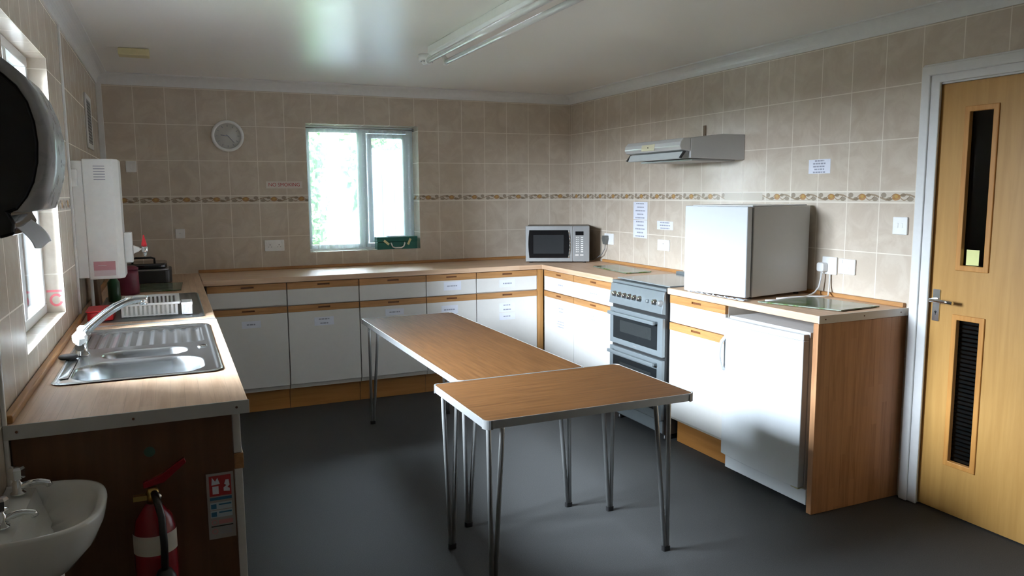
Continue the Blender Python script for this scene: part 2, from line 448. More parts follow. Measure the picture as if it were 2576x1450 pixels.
# coving (cove profile) along the walls
def cove(n=8, s=.075):
    pts = [(0, 0), (0, -s), (.008, -s), (.008, -s+.006)]
    for k in range(n+1):
        q = radians(90*k/n); pts.append((s-.008-(s-.016)*cos(q), -s+.008+(s-.016)*sin(q)))
    return pts + [(s, -.008), (s, 0)]
cv = cove()
struct('trim_1', MB().prism([(-a, H+b) for a, b in cv], 0, W, 'x', smooth=False), M['white'])          # back wall; a = into room (-y)
struct('trim_2', MB().prism([(W-a, H+b) for a, b in cv], NEAR, 0, 'y'), M['white'])
struct('trim_3', MB().prism([(a, H+b) for a, b in cv], NEAR, 0, 'y'), M['white'])
# pale tile trims on the left wall
struct('trim_4', BX(0, .010, -1.972, -1.950, Z, H-.07), M['white'], bevel=.003)
struct('trim_5', BX(0, .010, -3.790, -3.774, .03, H-.07), M['white'], bevel=.003)
struct('trim_6', BX(0, .035, -.02, 0, Z+.02, H-.07), M['white'], bevel=.003)

# ------------------------------------------------------------------ back window
x0, x1, z0, z1 = WIN
def thing_struct(name, loc):
    o = bpy.data.objects.new(name, None); COL.objects.link(o); o.location = loc; o['kind'] = 'structure'; ORG[o.name] = Vector(loc); return o
w1 = thing_struct('window_1', (x0, .18, z0))
fr = MB(); F = .05
fr.box(x0, x1, .165, .225, z0, z0+F).box(x0, x1, .165, .225, z1-F, z1).box(x0, x0+F, .165, .225, z0+F, z1-F).box(x1-F, x1, .165, .225, z0+F, z1-F)
fr.box(1.80, 1.87, .165, .225, z0+F, z1-F)
obj('window_frame', fr, M['upvc'], w1, bevel=.004)
sash = MB(); a, b, c, d = 1.875, x1-F-.005, z0+F+.005, z1-F-.005
sash.box(a, b, .150, .20, c, c+.035).box(a, b, .150, .20, d-.035, d).box(a, a+.035, .150, .20, c+.035, d-.035).box(b-.035, b, .150, .20, c+.035, d-.035)
obj('sash', sash, M['upvc'], w1, bevel=.003)
obj('pane', BX(x0+F-.004, 1.804, .192, .198, z0+F-.004, z1-F+.004), M['glass'], w1)
obj('pane', BX(a+.031, b-.031, .172, .178, c+.031, d-.031), M['glass'], w1)
obj('window_handle', MB().box(1.878, 1.90, .144, .15, 1.50, 1.60), M['white'], w1, bevel=.002)
struct('trim_7', BX(x0+.001, x1-.001, .0, .165, z0+.0005, z0+.008), M['tile_back'])

# net curtain on a wire
tn = thing('net_curtain', 'gathered white net curtain hanging inside the small back window', 'curtain', (1.81, .1, z0+.03))
def net(uu, vv):
    x = x0+.012+(x1-x0-.024)*uu; z = z0+.022+(z1-z0-.05)*vv
    amp = .012*(1.15-.35*vv)
    yy = .122+amp*sin(uu*62+1.2*sin(uu*9)+.5*vv)+.007*sin(uu*23+2.0)+.003*sin(uu*140)
    x += .006*sin(uu*31+vv*2.0)*(1-vv)
    return (min(max(x, x0+.004), x1-.004), yy, z)
obj('curtain_panel', MB().grid(net, 260, 24), M['net'], tn, label='sheer white pleated net')
obj('curtain_wire', MB().tube([(x0+.001, .122, z1-.022), (x1-.001, .122, z1-.022)], .004).box(x0+.001, x0+.012, .112, .132, z1-.035, z1-.010).box(x1-.012, x1-.001, .112, .132, z1-.035, z1-.010), M['silver'], tn)

# ------------------------------------------------------------------ left window
y0, y1, z0, z1 = LWN
F = .038
w2 = thing_struct('window_2', (-.12, y0, z0))
fr = MB(); A, B = -.120, -.065; ym = (y0+y1)/2
fr.box(A, B, y0, y1, z0, z0+F).box(A, B, y0, y1, z1-F, z1).box(A, B, y0, y0+F, z0+F, z1-F).box(A, B, y1-F, y1, z0+F, z1-F).box(A, B, ym-.03, ym+.03, z0+F, z1-F)
obj('window_frame', fr, M['upvc'], w2, bevel=.004)
obj('pane', BX(-.095, -.089, y0+F-.004, ym-.026, z0+F-.004, z1-F+.004), M['glass'], w2)
obj('pane', BX(-.095, -.089, ym+.026, y1-F+.004, z0+F-.004, z1-F+.004), M['glass'], w2)
obj('window_handle', MB().box(-.065, -.055, ym-.012, ym+.012, 1.47, 1.57).tube([(-.057, ym, 1.53), (-.04, ym, 1.53), (-.036, ym, 1.44)], .007), M['white'], w2, bevel=.002)
# red sticker on the far reveal
stk = MB(); ctr = Vector((-.03, y1-.0015, 1.085)); oc = []; ic = []
for k in range(15):
    q = radians(40+300*k/14); oc.append((ctr.x+.024*cos(q), ctr.z+.026*sin(q))); ic.append((ctr.x+.015*cos(q), ctr.z+.017*sin(q)))
stk.prism(oc+ic[::-1], y1-.0015, y1-.0005, 'y'); stk.box(-.062, -.008, y1-.0015, y1-.0005, 1.117, 1.126)
tag(obj('sticker', stk, plain('pinkish_red_print', (.70, .16, .18), .5)), 'round red sticker on the side reveal of the left window', 'sticker')

# ------------------------------------------------------------------ outside
struct('floor_outside', BX(-30, 30, -30, 30, -.5, -.26), M['ground'])
tag(obj('patio', BX(-6, 8, T+.002, 9, -.2, -.08), M['patio']), 'pale paving outside the back window', 'paving', kind='structure')
gw = MB().box(-6.2, -6.0, -12, 4, -.26, 1.85).box(-6.24, -5.96, -12, 4, 1.851, 1.92)
struct('wall_garden', gw, M['sky_block'])  # unseen wall, added to cut low sky light through the left window
def hedge(name, label, cx, cy, base, top, rx, ry, n):
    rnd = random.Random(int(cx*100)); mb = MB()
    for k in range(n):
        p = Vector((cx+rx*rnd.uniform(-1, 1), cy+ry*rnd.uniform(-1, 1), rnd.uniform(base, top)))
        a = Vector((rnd.uniform(-1, 1), rnd.uniform(-1, 1), rnd.uniform(-1, 1))).normalized(); b = a.orthogonal().normalized(); s = rnd.uniform(.03, .07)
        mb.add([p-a*s, p+b*s*.5, p+a*s, p-b*s*.5], [(0, 1, 2, 3)])
    return tag(obj(name, mb, M['leaf']), label, 'shrub')
def tree(name, label, cx, cy, rx, ry, top, n, seed):
    t = thing(name, label, 'tree', (cx, cy, -.2)); rnd = random.Random(seed)
    obj('trunk', MB().tube([(cx, cy, -.24), (cx+.03, cy, 1.5), (cx, cy+.02, top*.8)], [.14, .11, .05], 10), M['trunk'], t)
    mb = MB()
    for k in range(n):
        v = Vector((rnd.gauss(0, 1), rnd.gauss(0, 1), rnd.gauss(0, 1))).normalized()*rnd.uniform(.55, 1)
        zc = (top-.1)/2; p = Vector((cx+rx*v.x*1.0, cy+ry*v.y, zc+zc*v.z*1.05))
        a = Vector((rnd.uniform(-1, 1), rnd.uniform(-1, 1), rnd.uniform(-1, 1))).normalized(); b = a.orthogonal().normalized(); q = rnd.uniform(.07, .17)
        mb.add([p-a*q, p+b*q*.55, p+a*q, p-b*q*.55], [(0, 1, 2, 3)])
    obj('foliage', mb, M['leaf'], t)
tree('sky_screen_tree', 'leafy tree over the fence beyond the right pane of the back window', 4.1, 4.0, 1.75, .9, 6.0, 5200, 3)  # foliage above the fence, crown enlarged to screen sky off the back window
tree('sky_screen_tree', 'unseen leafy tree added left of the back window to screen off sky', .35, 3.6, 1.45, .8, 6.0, 4600, 5)  # unseen tree, added only to dim the sky at the back window
hedge('shrub', 'low green growth topping the fence beyond the right pane of the back window', 3.1, 2.45, -.08, 2.15, .75, .2, 3400)
hedge('shrub', 'green shrub seen through the left edge of the net curtain', 1.72, 1.9, -.08, 2.1, .13, .25, 1500)
fe = thing('fence', 'blue grey board fence behind the right pane of the back window', 'fence', (3.2, 2.05, -.08))
fb = MB()
for k in range(14): fb.box(2.34+k*.13, 2.34+k*.13+.122, 2.0, 2.02, -.06, 1.95)
obj('boards', fb, M['render'], fe, bevel=.004)
obj('post', BX(2.33, 2.42, 2.02, 2.11, -.08, 1.97), M['render'], fe); obj('post', BX(4.05, 4.14, 2.02, 2.11, -.08, 1.97), M['render'], fe)
obj('rail', BX(2.42, 4.05, 2.02, 2.06, 1.5, 1.58), M['render'], fe); obj('rail', BX(2.42, 4.05, 2.02, 2.06, .4, .48), M['render'], fe)

# ------------------------------------------------------------------ door
dr = thing_struct('door_1', (W+.02, DY0, 0))
LY0, LY1, LZ0, LZ1 = DY0+.022, DY1-.006, .006, 1.972
lx0, lx1 = W+.012, W+.056
gy0, gy1 = -3.785, -3.655          # glazed slots
U = (1.152, 1.852); Lw = (.245, .928)
lf = MB().box(lx0, lx1, LY0, gy0, LZ0, LZ1).box(lx0, lx1, gy1, LY1, LZ0, LZ1).box(lx0, lx1, gy0, gy1, LZ0, Lw[0]).box(lx0, lx1, gy0, gy1, Lw[1], U[0]).box(lx0, lx1, gy0, gy1, U[1], LZ1)
obj('door_leaf', lf, M['door_oak'], dr)
for (a, b) in (U, Lw):
    o = obj('glazing_bead', MB().ring([(gy0-.012, a-.012), (gy1+.012, a-.012), (gy1+.012, b+.012), (gy0-.012, b+.012)], [(gy0+.012, a+.012), (gy1-.012, a+.012), (gy1-.012, b-.012), (gy0+.012, b-.012)], lx0-.008, lx0+.016, 0, 'x'), M['bead_oak'], dr, bevel=.003)
    obj('pane', BX(lx0+.020, lx0+.026, gy0+.001, gy1-.001, a+.001, b-.001), M['door_glass'], dr)
sl = MB()
for k in range(34):
    zz = Lw[0]+.01+k*(Lw[1]-Lw[0]-.02)/34; sl.box(lx0+.030, lx0+.038, gy0+.001, gy1-.001, zz, zz+.012)
obj('louvre', sl, M['darkslat'], dr)
obj('handle_plate', MB().prism(rrect(-3.577, -3.542, .897, 1.045, .004), lx0-.006, lx0, 'x'), M['steel'], dr, bevel=.001)
lv = MB().tube([(lx0-.004, -3.560, .998), (lx0-.045, -3.560, .998), (lx0-.055, -3.568, .998), (lx0-.056, -3.60, .999), (lx0-.054, -3.64, .998), (lx0-.052, -3.675, .996)], [.009, .009, .009, .008, .0085, .008], 12)
obj('lever_handle', lv, M['chrome'], dr)
obj('keyhole', MB().lathe([(.005, 0), (.005, .001)], 12, M=AX((lx0-.0062, -3.56, .940), (-1, 0, 0))).box(lx0-.0072, lx0-.006, -3.562, -3.558, .926, .94), M['cook_dark'], dr)
ar = MB(); aw = .075
def arch(mb, y0, y1, z1, w, xa, xb):
    mb.prism([(y1+w, 0), (y1+w, z1+w), (y0-w, z1+w), (y0-w, 0), (y0, 0), (y0, z1), (y1, z1), (y1, 0)], xa, xb, 'x')
arch(ar, DY0+.014, DY1-.014, DZ-.005, .088, W-.014, W)
arch(ar, DY0-.030, DY1+.030, DZ+.030, .044, W-.024, W-.012)
struct('trim_8', ar, M['white'], bevel=.005)
jb = MB(); arch(jb, DY0+.012, DY1+.001-.013+.012-.004, DZ-.012, .012, W, W+T)
struct('trim_9', jb, M['white'])
nt_ = obj('sticky_note', BX(lx0+.0185, lx0+.0195, -3.735, -3.676, 1.166, 1.235), M['note'])
tag(nt_, 'yellow paper note stuck inside the upper door glass', 'note')

# ================================================================== WORKTOPS
WB = Z-WT
XL = .575; XR = 3.052; YB = -.594                      # front edges of left, right, back runs
YN = -3.787; YS = -2.262; CK = (-2.262, -1.655); YE = -3.419
def worktop(label, boxes, mats, up, caps=(), screws=()):
    xs = [b for q in boxes for b in q[:2]]; ys = [b for q in boxes for b in q[2:4]]
    t = thing('worktop', label, 'worktop', ((min(xs)+max(xs))/2, (min(ys)+max(ys))/2, WB), group='beech effect worktops')
    mb = MB()
    for q in boxes: mb.box(*q[:4], WB, Z)
    obj('slab', mb, mats, t, bevel=.004 if len(boxes) == 1 else 0)
    for q in up: obj('upstand', BX(*q, Z, Z+.022), M['oak_x'] if abs(q[1]-q[0]) > abs(q[3]-q[2]) else M['oak_y'], t, bevel=.004)
    for c in caps:
        e = obj('end_cap', BX(*c, WB-.001, Z+.0005), M['enamel_grey'] if c[0] < 1 else M['melamine'], t, bevel=.001)
        for (sx, sy) in screws: obj('screw', MB().lathe([(.0035, 0), (.003, .0015)], 10, M=AX((sx, sy, Z-.018), (0, -1, 0))), M['slot'], e)
    return t
SK = (.052, .538, -3.395, -2.395)                      # sink rectangle
h0, h1, h2, h3 = SK[0]+.02, SK[1]-.02, SK[2]+.02, SK[3]-.02
worktop('bright beech effect worktop holding the stainless sink by the left window', [(0.001, h0, YN, YS), (h1, XL, YN, YS), (h0, h1, YN, h2), (h0, h1, h3, YS)], M['beech_y'],
        [(0.001, .022, YN+.01, YS)], [(0.001, XL+.003, YN-.004, YN)], [(.03, YN-.004), (.29, YN-.004), (.545, YN-.004)])
worktop('beech effect worktop under the dish rack between heater and back corner', [(0.001, XL, YS+.002, 0.0-.001)], M['beech_y'], [(0.001, .022, YS+.002, -.022)])
worktop('long beech effect worktop under the back window', [(XL+.001, W-.001, YB, -.001)], M['beech'], [(XL, W-.001, -.022, -.001)])
worktop('short beech effect worktop between back corner and cooker', [(XR, W-.001, CK[1]+.002, YB-.001)], M['beech_y'], [(W-.022, W-.001, CK[1]+.002, YB)])
worktop('beech effect worktop end carrying the white fridge by the door', [(XR, W-.001, YE, CK[0]-.002)], M['beech_y'], [(W-.022, W-.001, YE+.01, CK[0]-.002)],
        [(XR-.001, W-.001, YE-.004, YE)], [(3.09, YE-.004), (3.33, YE-.004), (3.57, YE-.004)])
# seam strip
tag(obj('worktop_joint', BX(.022, XL-.001, YS-.012, YS+.010, Z, Z+.0025), M['alu'], bevel=.001), 'thin metal strip across the left worktop joint behind the sink', 'joint strip')

# ================================================================== BASE CABINETS
def paper(P, y, xa, xb, za, zb, parent, axis='y', lines=2, name='paper_label', seed=0):
    """paper with printed lines on a face looking along -y (axis y) or -x (axis x, y plays x)"""
    rnd = random.Random(seed+int(xa*1000)); d = .0008
    mb = MB()
    def bx(a0, a1, b0, b1, c0, c1, mi):
        if axis == 'y': mb.box(a0, a1, b0, b1, c0, c1, mi)
        elif axis == 'x': mb.box(b0, b1, a0, a1, c0, c1, mi)
    bx(xa, xb, y-d, y, za, zb, 0)
    h = abs(zb-za); w = abs(xb-xa); s = 1 if xb > xa else -1
    for k in range(lines):
        zz = zb-(h*(k+.5)/lines) if lines > 1 else (za+zb)/2
        m = .14+.16*rnd.random(); X = xa+s*w*m; E = xb-s*w*m; th = min(.0045, h/lines*.25)
        while (E-X)*s > .006:
            L = rnd.uniform(.008, .022); Q = X+s*min(L, abs(E-X)); bx(X, Q, y-d-.0003, y-d, zz-th, zz+th, 1); X = Q+s*.004
    if parent is not None: return obj(name, mb, [M['paper'], M['ink']], parent)
    return obj(name, mb, [M['paper'], M['ink']])

def cab_back(i, xa, xb, label, dl, ll, gap=0):
    """unit of the back run, front looks to -y"""
    t = thing('base_cabinet', label, 'cabinet', ((xa+xb)/2, -.3, 0), group='fitted base cabinets'); y = -.552; g = .0025
    obj('carcass', BX(xa+.001, xb-.001, y, -.02, .15, WB-.002), M['carcass'], t)
    obj('plinth', BX(xa+.0005, xb-.0005, -.508, -.49, .001, .15), M['kick'], t)
    cx = (xa+xb)/2
    def front(name, z0, zr, z1, dz=0):
        d = obj(name, BX(xa+g, xb-g, y-.020, y-.0005, z0, zr), M['melamine'], t, bevel=.0015)
        zs0, zs1 = (zr+z1)/2-.003, (zr+z1)/2+.009
        rl = MB().box(xa+g, xb-g, y-.022, y-.0005, zr+.0005, zs0).box(xa+g, xb-g, y-.022, y-.0005, zs1, z1).box(xa+g, cx-.042, y-.022, y-.0005, zs0, zs1).box(cx+.042, xb-g, y-.022, y-.0005, zs0, zs1)
        rl.box(cx-.042, cx+.042, y-.012, y-.001, zs0, zs1, 1)
        obj('rail', rl, [M['oak_x'], M['slot']], d)
        return d
    d1 = front('drawer', .742+gap, .852, .899)
    d2 = front('door', .182, .692, .736)
    for k, (a, b, za, zb, n) in enumerate(dl): paper(None, y-.0202, a, b, za, zb, d1, lines=n)
    for k, (a, b, za, zb, n) in enumerate(ll): paper(None, y-.0202, a, b, za, zb, d2, lines=n)
    return t
cab_back(1, .601, 1.112, 'cream base cabinet of the back run nearest the sink side', [], [(.81, .933, .602, .650, 1)], gap=.004)
cab_back(2, 1.114, 1.611, 'cream base cabinet directly left of the long table end, two line label on door', [], [(1.291, 1.426, .586, .645, 2)])
cab_back(3, 1.613, 2.110, 'cream base cabinet below the middle of the back window, plain drawer', [], [(1.798, 1.937, .620, .668, 1)])
cab_back(4, 2.112, 2.509, 'narrow cream base cabinet of the back run with labelled drawer', [(2.248, 2.386, .778, .842, 1)], [(2.226, 2.357, .600, .664, 1)])
cab_back(5, 2.511, 3.022, 'cream base cabinet of the back run touching the oak corner post', [(2.699, 2.833, .776, .834, 1)], [(2.697, 2.831, .584, .653, 2), (2.697, 2.831, .521, .575, 1)], gap=.003)
cp = thing('corner_post', 'upright oak filler post where back and right cabinet runs meet', 'post', (3.05, -.58, 0))
obj('post', BX(3.025, 3.076, -.574, -.548, .15, WB-.002), M['oak_z'], cp, bevel=.002)
obj('plinth', BX(3.0225, 3.138, -.508, -.49, .001, .15), M['kick'], cp)

def cab_right(ya, yb, label, dl, ll, dz=0):
    """unit of the right run, front looks to -x; ya nearer the back wall"""
    t = thing('base_cabinet', label, 'cabinet', (3.35, (ya+yb)/2, 0), group='fitted base cabinets'); x = 3.090; g = .0025
    obj('carcass', BX(x, W-.02, yb+.001, ya-.001, .15, WB-.002), M['carcass'], t)
    obj('plinth', BX(x+.05, x+.068, yb+.0005, ya-.0005, .001, .15), M['kick_y'], t)
    cy = (ya+yb)/2
    def front(name, z0, zr, z1):
        d = obj(name, BX(x-.020, x-.0005, yb+g, ya-g, z0, zr), M['melamine'], t, bevel=.0015)
        zs0, zs1 = (zr+z1)/2-.003, (zr+z1)/2+.009
        rl = MB().box(x-.022, x-.0005, yb+g, ya-g, zr+.0005, zs0).box(x-.022, x-.0005, yb+g, ya-g, zs1, z1).box(x-.022, x-.0005, yb+g, cy-.042, zs0, zs1).box(x-.022, x-.0005, cy+.042, ya-g, zs0, zs1)
        rl.box(x-.012, x-.001, cy-.042, cy+.042, zs0, zs1, 1)
        obj('rail', rl, [M['oak_y'], M['slot']], d); return d
    d1 = front('drawer', .742, .852, .899); d2 = front('door', .170, .692, .736)
    for (a, b, za, zb, n) in dl: paper(None, x-.0202, a, b, za, zb, d1, axis='x', lines=n)
    for (a, b, za, zb, n) in ll: paper(None, x-.0202, a, b, za, zb, d2, axis='x', lines=n)
    return t
cab_right(-.602, -1.087, 'cream base cabinet of the right run beside the corner post, two labels on door', [(-.81, -.955, .780, .830, 1)], [(-.83, -.955, .590, .640, 2), (-.79, -.975, .475, .535, 3)])
cab_right(-1.089, -1.648, 'cream base cabinet of the right run touching the left of the cooker', [(-1.30, -1.452, .772, .828, 1)], [(-1.31, -1.43, .602, .652, 2)])
cab_right(-2.268, -2.765, 'cream base cabinet between the cooker and the white under counter fridge', [(-2.479, -2.585, .765, .820, 2)], [(-2.486, -2.59, .590, .645, 2)])

# end panel at the right
ep = obj('end_panel', BX(XR+.002, W-.002, YE+.001, YE+.032, .001, WB-.002), M['beech_z'], bevel=.002)
tag(ep, 'tall beech strip end panel closing the right run beside the door', 'panel')
# left run: end panel, near unit and the units behind it
lp = obj('end_panel', BX(.012, .532, -3.770, -3.752, .001, WB-.002), M['brown_panel'], bevel=.001)
tag(lp, 'dark brown end panel under the left worktop behind the wash basin', 'panel')
LX = .555
ys = [-3.750, -3.15, -2.55, -1.95, -1.35, -.62]
labs = ['cream base cabinet under the near end of the sink, door edge showing', 'cream base cabinet under the sink bowls and tap', 'cream base cabinet under the far end of the sink drainer',
        'cream base cabinet under the dish rack', 'cream base cabinet of the left run nearest the back corner']
for i in range(5):
    a, b = ys[i], ys[i+1]-.002; a = a+.0 
    t = thing('base_cabinet', labs[i], 'cabinet', (.3, (a+b)/2, 0), group='fitted base cabinets')
    if i in (0, 1, 2): obj('carcass', BX(.012, .532, a, b, .15, .77), M['carcass'], t)
    else: obj('carcass', BX(.012, .532, a, b, .15, WB-.002), M['carcass'], t)
    obj('plinth', BX(.47, .485, a, b, .001, .15), M['kick_y'], t)
    a2 = a+.001
    for nm, z0, zr, z1 in (('false_front', .780, .8985, .899), ('door', .182, .733, .778)) if i == 0 else (('drawer', .742, .852, .899), ('door', .182, .692, .736)):
        d = obj(nm, BX(.5335, LX, a2, b-.002, z0, zr), M['melamine'], t, bevel=.0015)
        if z1-zr > .01: obj('rail', BX(.5335, LX+.004, a2, b-.002, zr+.0005, z1), M['oak_y'], d, bevel=.001)

# ================================================================== SINK
def sd_round(px, py, cx, cy, hx, hy, rr):
    qx = abs(px-cx)-hx+rr; qy = abs(py-cy)-hy+rr
    return sqrt(max(qx, 0)**2+max(qy, 0)**2)+min(max(qx, qy), 0)-rr
def sm(a, b, t):
    t = min(max((t-a)/(b-a), 0), 1); return t*t*(3-2*t)
sx0, sx1, sy0, sy1 = SK; scx, scy = (sx0+sx1)/2, (sy0+sy1)/2
def sinkf(uu, vv, bowls=True):
    x = sx0+(sx1-sx0)*uu; y = sy0+(sy1-sy0)*vv; rr = .045
    d = sd_round(x, y, scx, scy, (sx1-sx0)/2, (sy1-sy0)/2, rr)
    if d > 0:
        ccx = scx+((sx1-sx0)/2-rr)*(1 if x > scx else -1); ccy = scy+((sy1-sy0)/2-rr)*(1 if y > scy else -1)
        v = Vector((x-ccx, y-ccy)).normalized()*rr; x, y = ccx+v.x, ccy+v.y; d = 0
    z = Z+.0015+.0035*sm(0, -.008, d)-.006*sm(-.010, -.022, d)+.003
    b1 = sd_round(x, y, .292, -3.225, .188, .140, .10)
    z -= .155*sm(.006, -.022, b1)+.004*sm(-.03, -.12, b1)
    b2 = sd_round(x, y, .300, -2.965, .135, .068, .06)
    z -= .080*sm(.006, -.020, b2)
    dr_ = sd_round(x, y, .305, -2.63, .195, .185, .03)
    if dr_ < 0: z -= (.003+.006*(.5+.5*cos((x-.305)/.0433*2*pi))*sm(0, -.02, dr_))
    return (x, y, z)
st = thing('sink', 'stainless steel sink with bowl, half bowl and ribbed drainer under left window', 'sink', (scx, scy, Z))
obj('sink_top', MB().grid(sinkf, 150, 280), M['steel'], st)
obj('waste', MB().lathe([(.035, 0), (.034, .004), (.02, .004), (.018, .001)], 24, M=Matrix.Translation((.292, -3.225, Z-.158))), M['chrome'], st)
obj('waste', MB().lathe([(.03, 0), (.028, .004), (.016, .004), (.014, .001)], 24, M=Matrix.Translation((.300, -2.965, Z-.080))), M['chrome'], st)
obj('overflow', MB().lathe([(.018, 0), (.016, .004)], 20, M=Matrix.Translation((.49, -2.93, Z+.0018))), M['chrome'], st)
tag(obj('sink_plug', MB().lathe([(.026, 0), (.030, .004), (.030, .010), (.024, .014)], 28, M=Matrix.Translation((.062, -2.995, Z+.001+.006))), M['black']), 'black rubber sink plug lying at the wall edge of the sink', 'plug')
# mixer tap
tp = thing('kitchen_tap', 'chrome mixer tap with long swan spout on the steel sink', 'tap', (.098, -2.93, Z))
tb = MB(); tb.lathe([(.026, 0), (.024, .008), (.019, .014), (.018, .045), (.022, .052), (.022, .068), (.014, .080)], 24, M=Matrix.Translation((.098, -2.93, Z)))
tb.tube([(.098, -2.995, Z+.045), (.098, -2.865, Z+.045)], .015, 14)
obj('tap_body', tb, M['chrome'], tp)
sp_ = []; 
for k in range(15):
    t_ = k/14; sp_.append((.098+.205*t_, -2.93+.006*t_, Z+.075+.060*(1-(1-t_)**1.2)*1.0+.062*sin(t_*pi*.62)))
sp_.append((.312, -2.924, sp_[-1][2]-.006))
obj('spout', MB().tube([(.098, -2.93, Z+.06)]+sp_, [.017]*4+[.0155]*6+[.014]*7, 16).tube([(.303, -2.924, sp_[-2][2]+.002), (.303, -2.924, sp_[-2][2]-.022)], .013, 14), M['chrome'], tp)
def knob(cx, cy, cz, ax):
    return MB().lathe([(.010, 0), (.012, .010), (.022, .014), (.024, .034), (.019, .042), (.004, .044)], 8, M=AX((cx, cy, cz), ax), smooth=False)
obj('tap_head', knob(.098, -2.995, Z+.055, (.15, -.45, 1)), M['ceramic'], tp, label='clear crystal turn knob')
obj('tap_head', knob(.098, -2.865, Z+.055, (.15, .45, 1)), M['ceramic'], tp, label='clear crystal turn knob')

# second drainer under the rack
d2 = (.060, .532, -2.175, -1.225)
def drainf(uu, vv):
    x = d2[0]+(d2[1]-d2[0])*uu; y = d2[2]+(d2[3]-d2[2])*vv; cx, cy = (d2[0]+d2[1])/2, (d2[2]+d2[3])/2; rr = .03
    d = sd_round(x, y, cx, cy, (d2[1]-d2[0])/2, (d2[3]-d2[2])/2, rr)
    if d > 0:
        ccx = cx+((d2[1]-d2[0])/2-rr)*(1 if x > cx else -1); ccy = cy+((d2[3]-d2[2])/2-rr)*(1 if y > cy else -1)
        v = Vector((x-ccx, y-ccy)).normalized()*rr; x, y = ccx+v.x, ccy+v.y; d = 0
    z = Z+.001+.005*sm(0, -.006, d)-.003*sm(-.012, -.02, d)
    if d < -.04: z += .0012*cos((x-cx)/.036*2*pi)
    return (x, y, z)
tag(obj('drainer', MB().grid(drainf, 100, 90), plain('reflection_dark_steel', (.24, .25, .25), .38, metal=.8)), 'dull grey metal drainer sunk in worktop below the white dish rack', 'drainer')  # steel colour darkened to stand in for its dark reflections

# dish rack
dk = thing('dish_rack', 'white plastic dish rack with cutlery cup on the drainer', 'dish rack', (.315, -1.92, Z+.005))
ra = (.170, .428, -2.100, -1.750); zb, zt = Z+.008, Z+.068
rk = MB()
rk.ring([(ra[0], ra[2]), (ra[1], ra[2]), (ra[1], ra[3]), (ra[0], ra[3])], [(ra[0]+.016, ra[2]+.014), (ra[1]-.016, ra[2]+.014), (ra[1]-.016, ra[3]-.014), (ra[0]+.016, ra[3]-.014)], zt-.010, zt)
rk.ring([(ra[0]+.012, ra[2]+.012), (ra[1]-.012, ra[2]+.012), (ra[1]-.012, ra[3]-.012), (ra[0]+.012, ra[3]-.012)], [(ra[0]+.026, ra[2]+.026), (ra[1]-.026, ra[2]+.026), (ra[1]-.026, ra[3]-.026), (ra[0]+.026, ra[3]-.026)], zb, zb+.008)
obj('rack_frame', rk, M['plastic'], dk, bevel=.002)
rb = MB()
for yy, sg in ((ra[2]+.012, 1), (ra[3]-.012, -1)):
    for k in range(13):
        xx = ra[0]+.016+k*(ra[1]-ra[0]-.032)/12; rb.box(xx-.005, xx+.005, yy-.002, yy+.002, zb, zt-.008)
for xx in (ra[0]+.012, ra[1]-.012):
    for k in range(24):
        yy = ra[2]+.018+k*(ra[3]-ra[2]-.036)/23; rb.box(xx-.002, xx+.002, yy-.005, yy+.005, zb, zt-.008)
for k in range(16):
    yy = ra[2]+.03+k*(ra[3]-ra[2]-.06)/15; rb.box(ra[0]+.02, ra[1]-.02, yy-.003, yy+.003, zb+.001, zb+.006)
obj('rack_bars', rb, M['plastic'], dk)
cu = MB(); c0 = (.433, .482, -2.105, -1.99)
cu.ring([(c0[0], c0[2]), (c0[1], c0[2]), (c0[1], c0[3]), (c0[0], c0[3])], [(c0[0]+.005, c0[2]+.005), (c0[1]-.005, c0[2]+.005), (c0[1]-.005, c0[3]-.005), (c0[0]+.005, c0[3]-.005)], zt-.016, zt-.004)
for k in range(8):
    xx = c0[0]+.006+k*(c0[1]-c0[0]-.012)/7; ins = .004+abs(k-3.5)*.0
    cu.box(xx-.0022, xx+.0022, c0[2]+.001, c0[2]+.004, zb+.004, zt-.014); cu.box(xx-.0022, xx+.0022, c0[3]-.004, c0[3]-.001, zb+.004, zt-.014)
for k in range(9):
    yy = c0[2]+.006+k*(c0[3]-c0[2]-.012)/8
    cu.box(c0[0]+.001, c0[0]+.004, yy-.0022, yy+.0022, zb+.004, zt-.014); cu.box(c0[1]-.004, c0[1]-.001, yy-.0022, yy+.0022, zb+.004, zt-.014)
cu.box(c0[0]+.002, c0[1]-.002, c0[2]+.002, c0[3]-.002, zb, zb+.006)
cu.box(ra[1]-.004, c0[0]+.002, -2.05, -2.00, zt-.012, zt-.006)
obj('cutlery_cup', cu, M['plastic'], dk, bevel=.001)

# things in the far left corner
tag(obj('washing_up_bowl', MB().prism(rrect(.045, .150, -2.140, -1.95, .02), Z+.006, Z+.045, 'z').prism(rrect(.040, .155, -2.145, -1.945, .022), Z+.045, Z+.052, 'z'), M['red'], bevel=.003), 'low red plastic tub under the tap spout left of the rack', 'tub')
bc = MB().lathe([(.048, 0), (.052, .01), (.050, .12), (.046, .165), (.030, .178), (.012, .182)], 26, M=Matrix.Translation((.165, -1.10, Z)))
bt = thing('canister', 'burgundy lidded canister behind the white dish rack', 'canister', (.165, -1.10, Z))
obj('canister_body', MB().lathe([(.060, 0), (.063, .01), (.060, .12), (.058, .140)], 28, M=Matrix.Translation((.165, -1.10, Z))), M['burgundy'], bt)
obj('lid', MB().lathe([(.061, .1405), (.061, .152), (.040, .163), (.012, .166)], 28, M=Matrix.Translation((.165, -1.10, Z))), M['burgundy'], bt)
gb = thing('bottle', 'dark green bottle standing beside the burgundy canister', 'bottle', (.115, -1.42, Z))
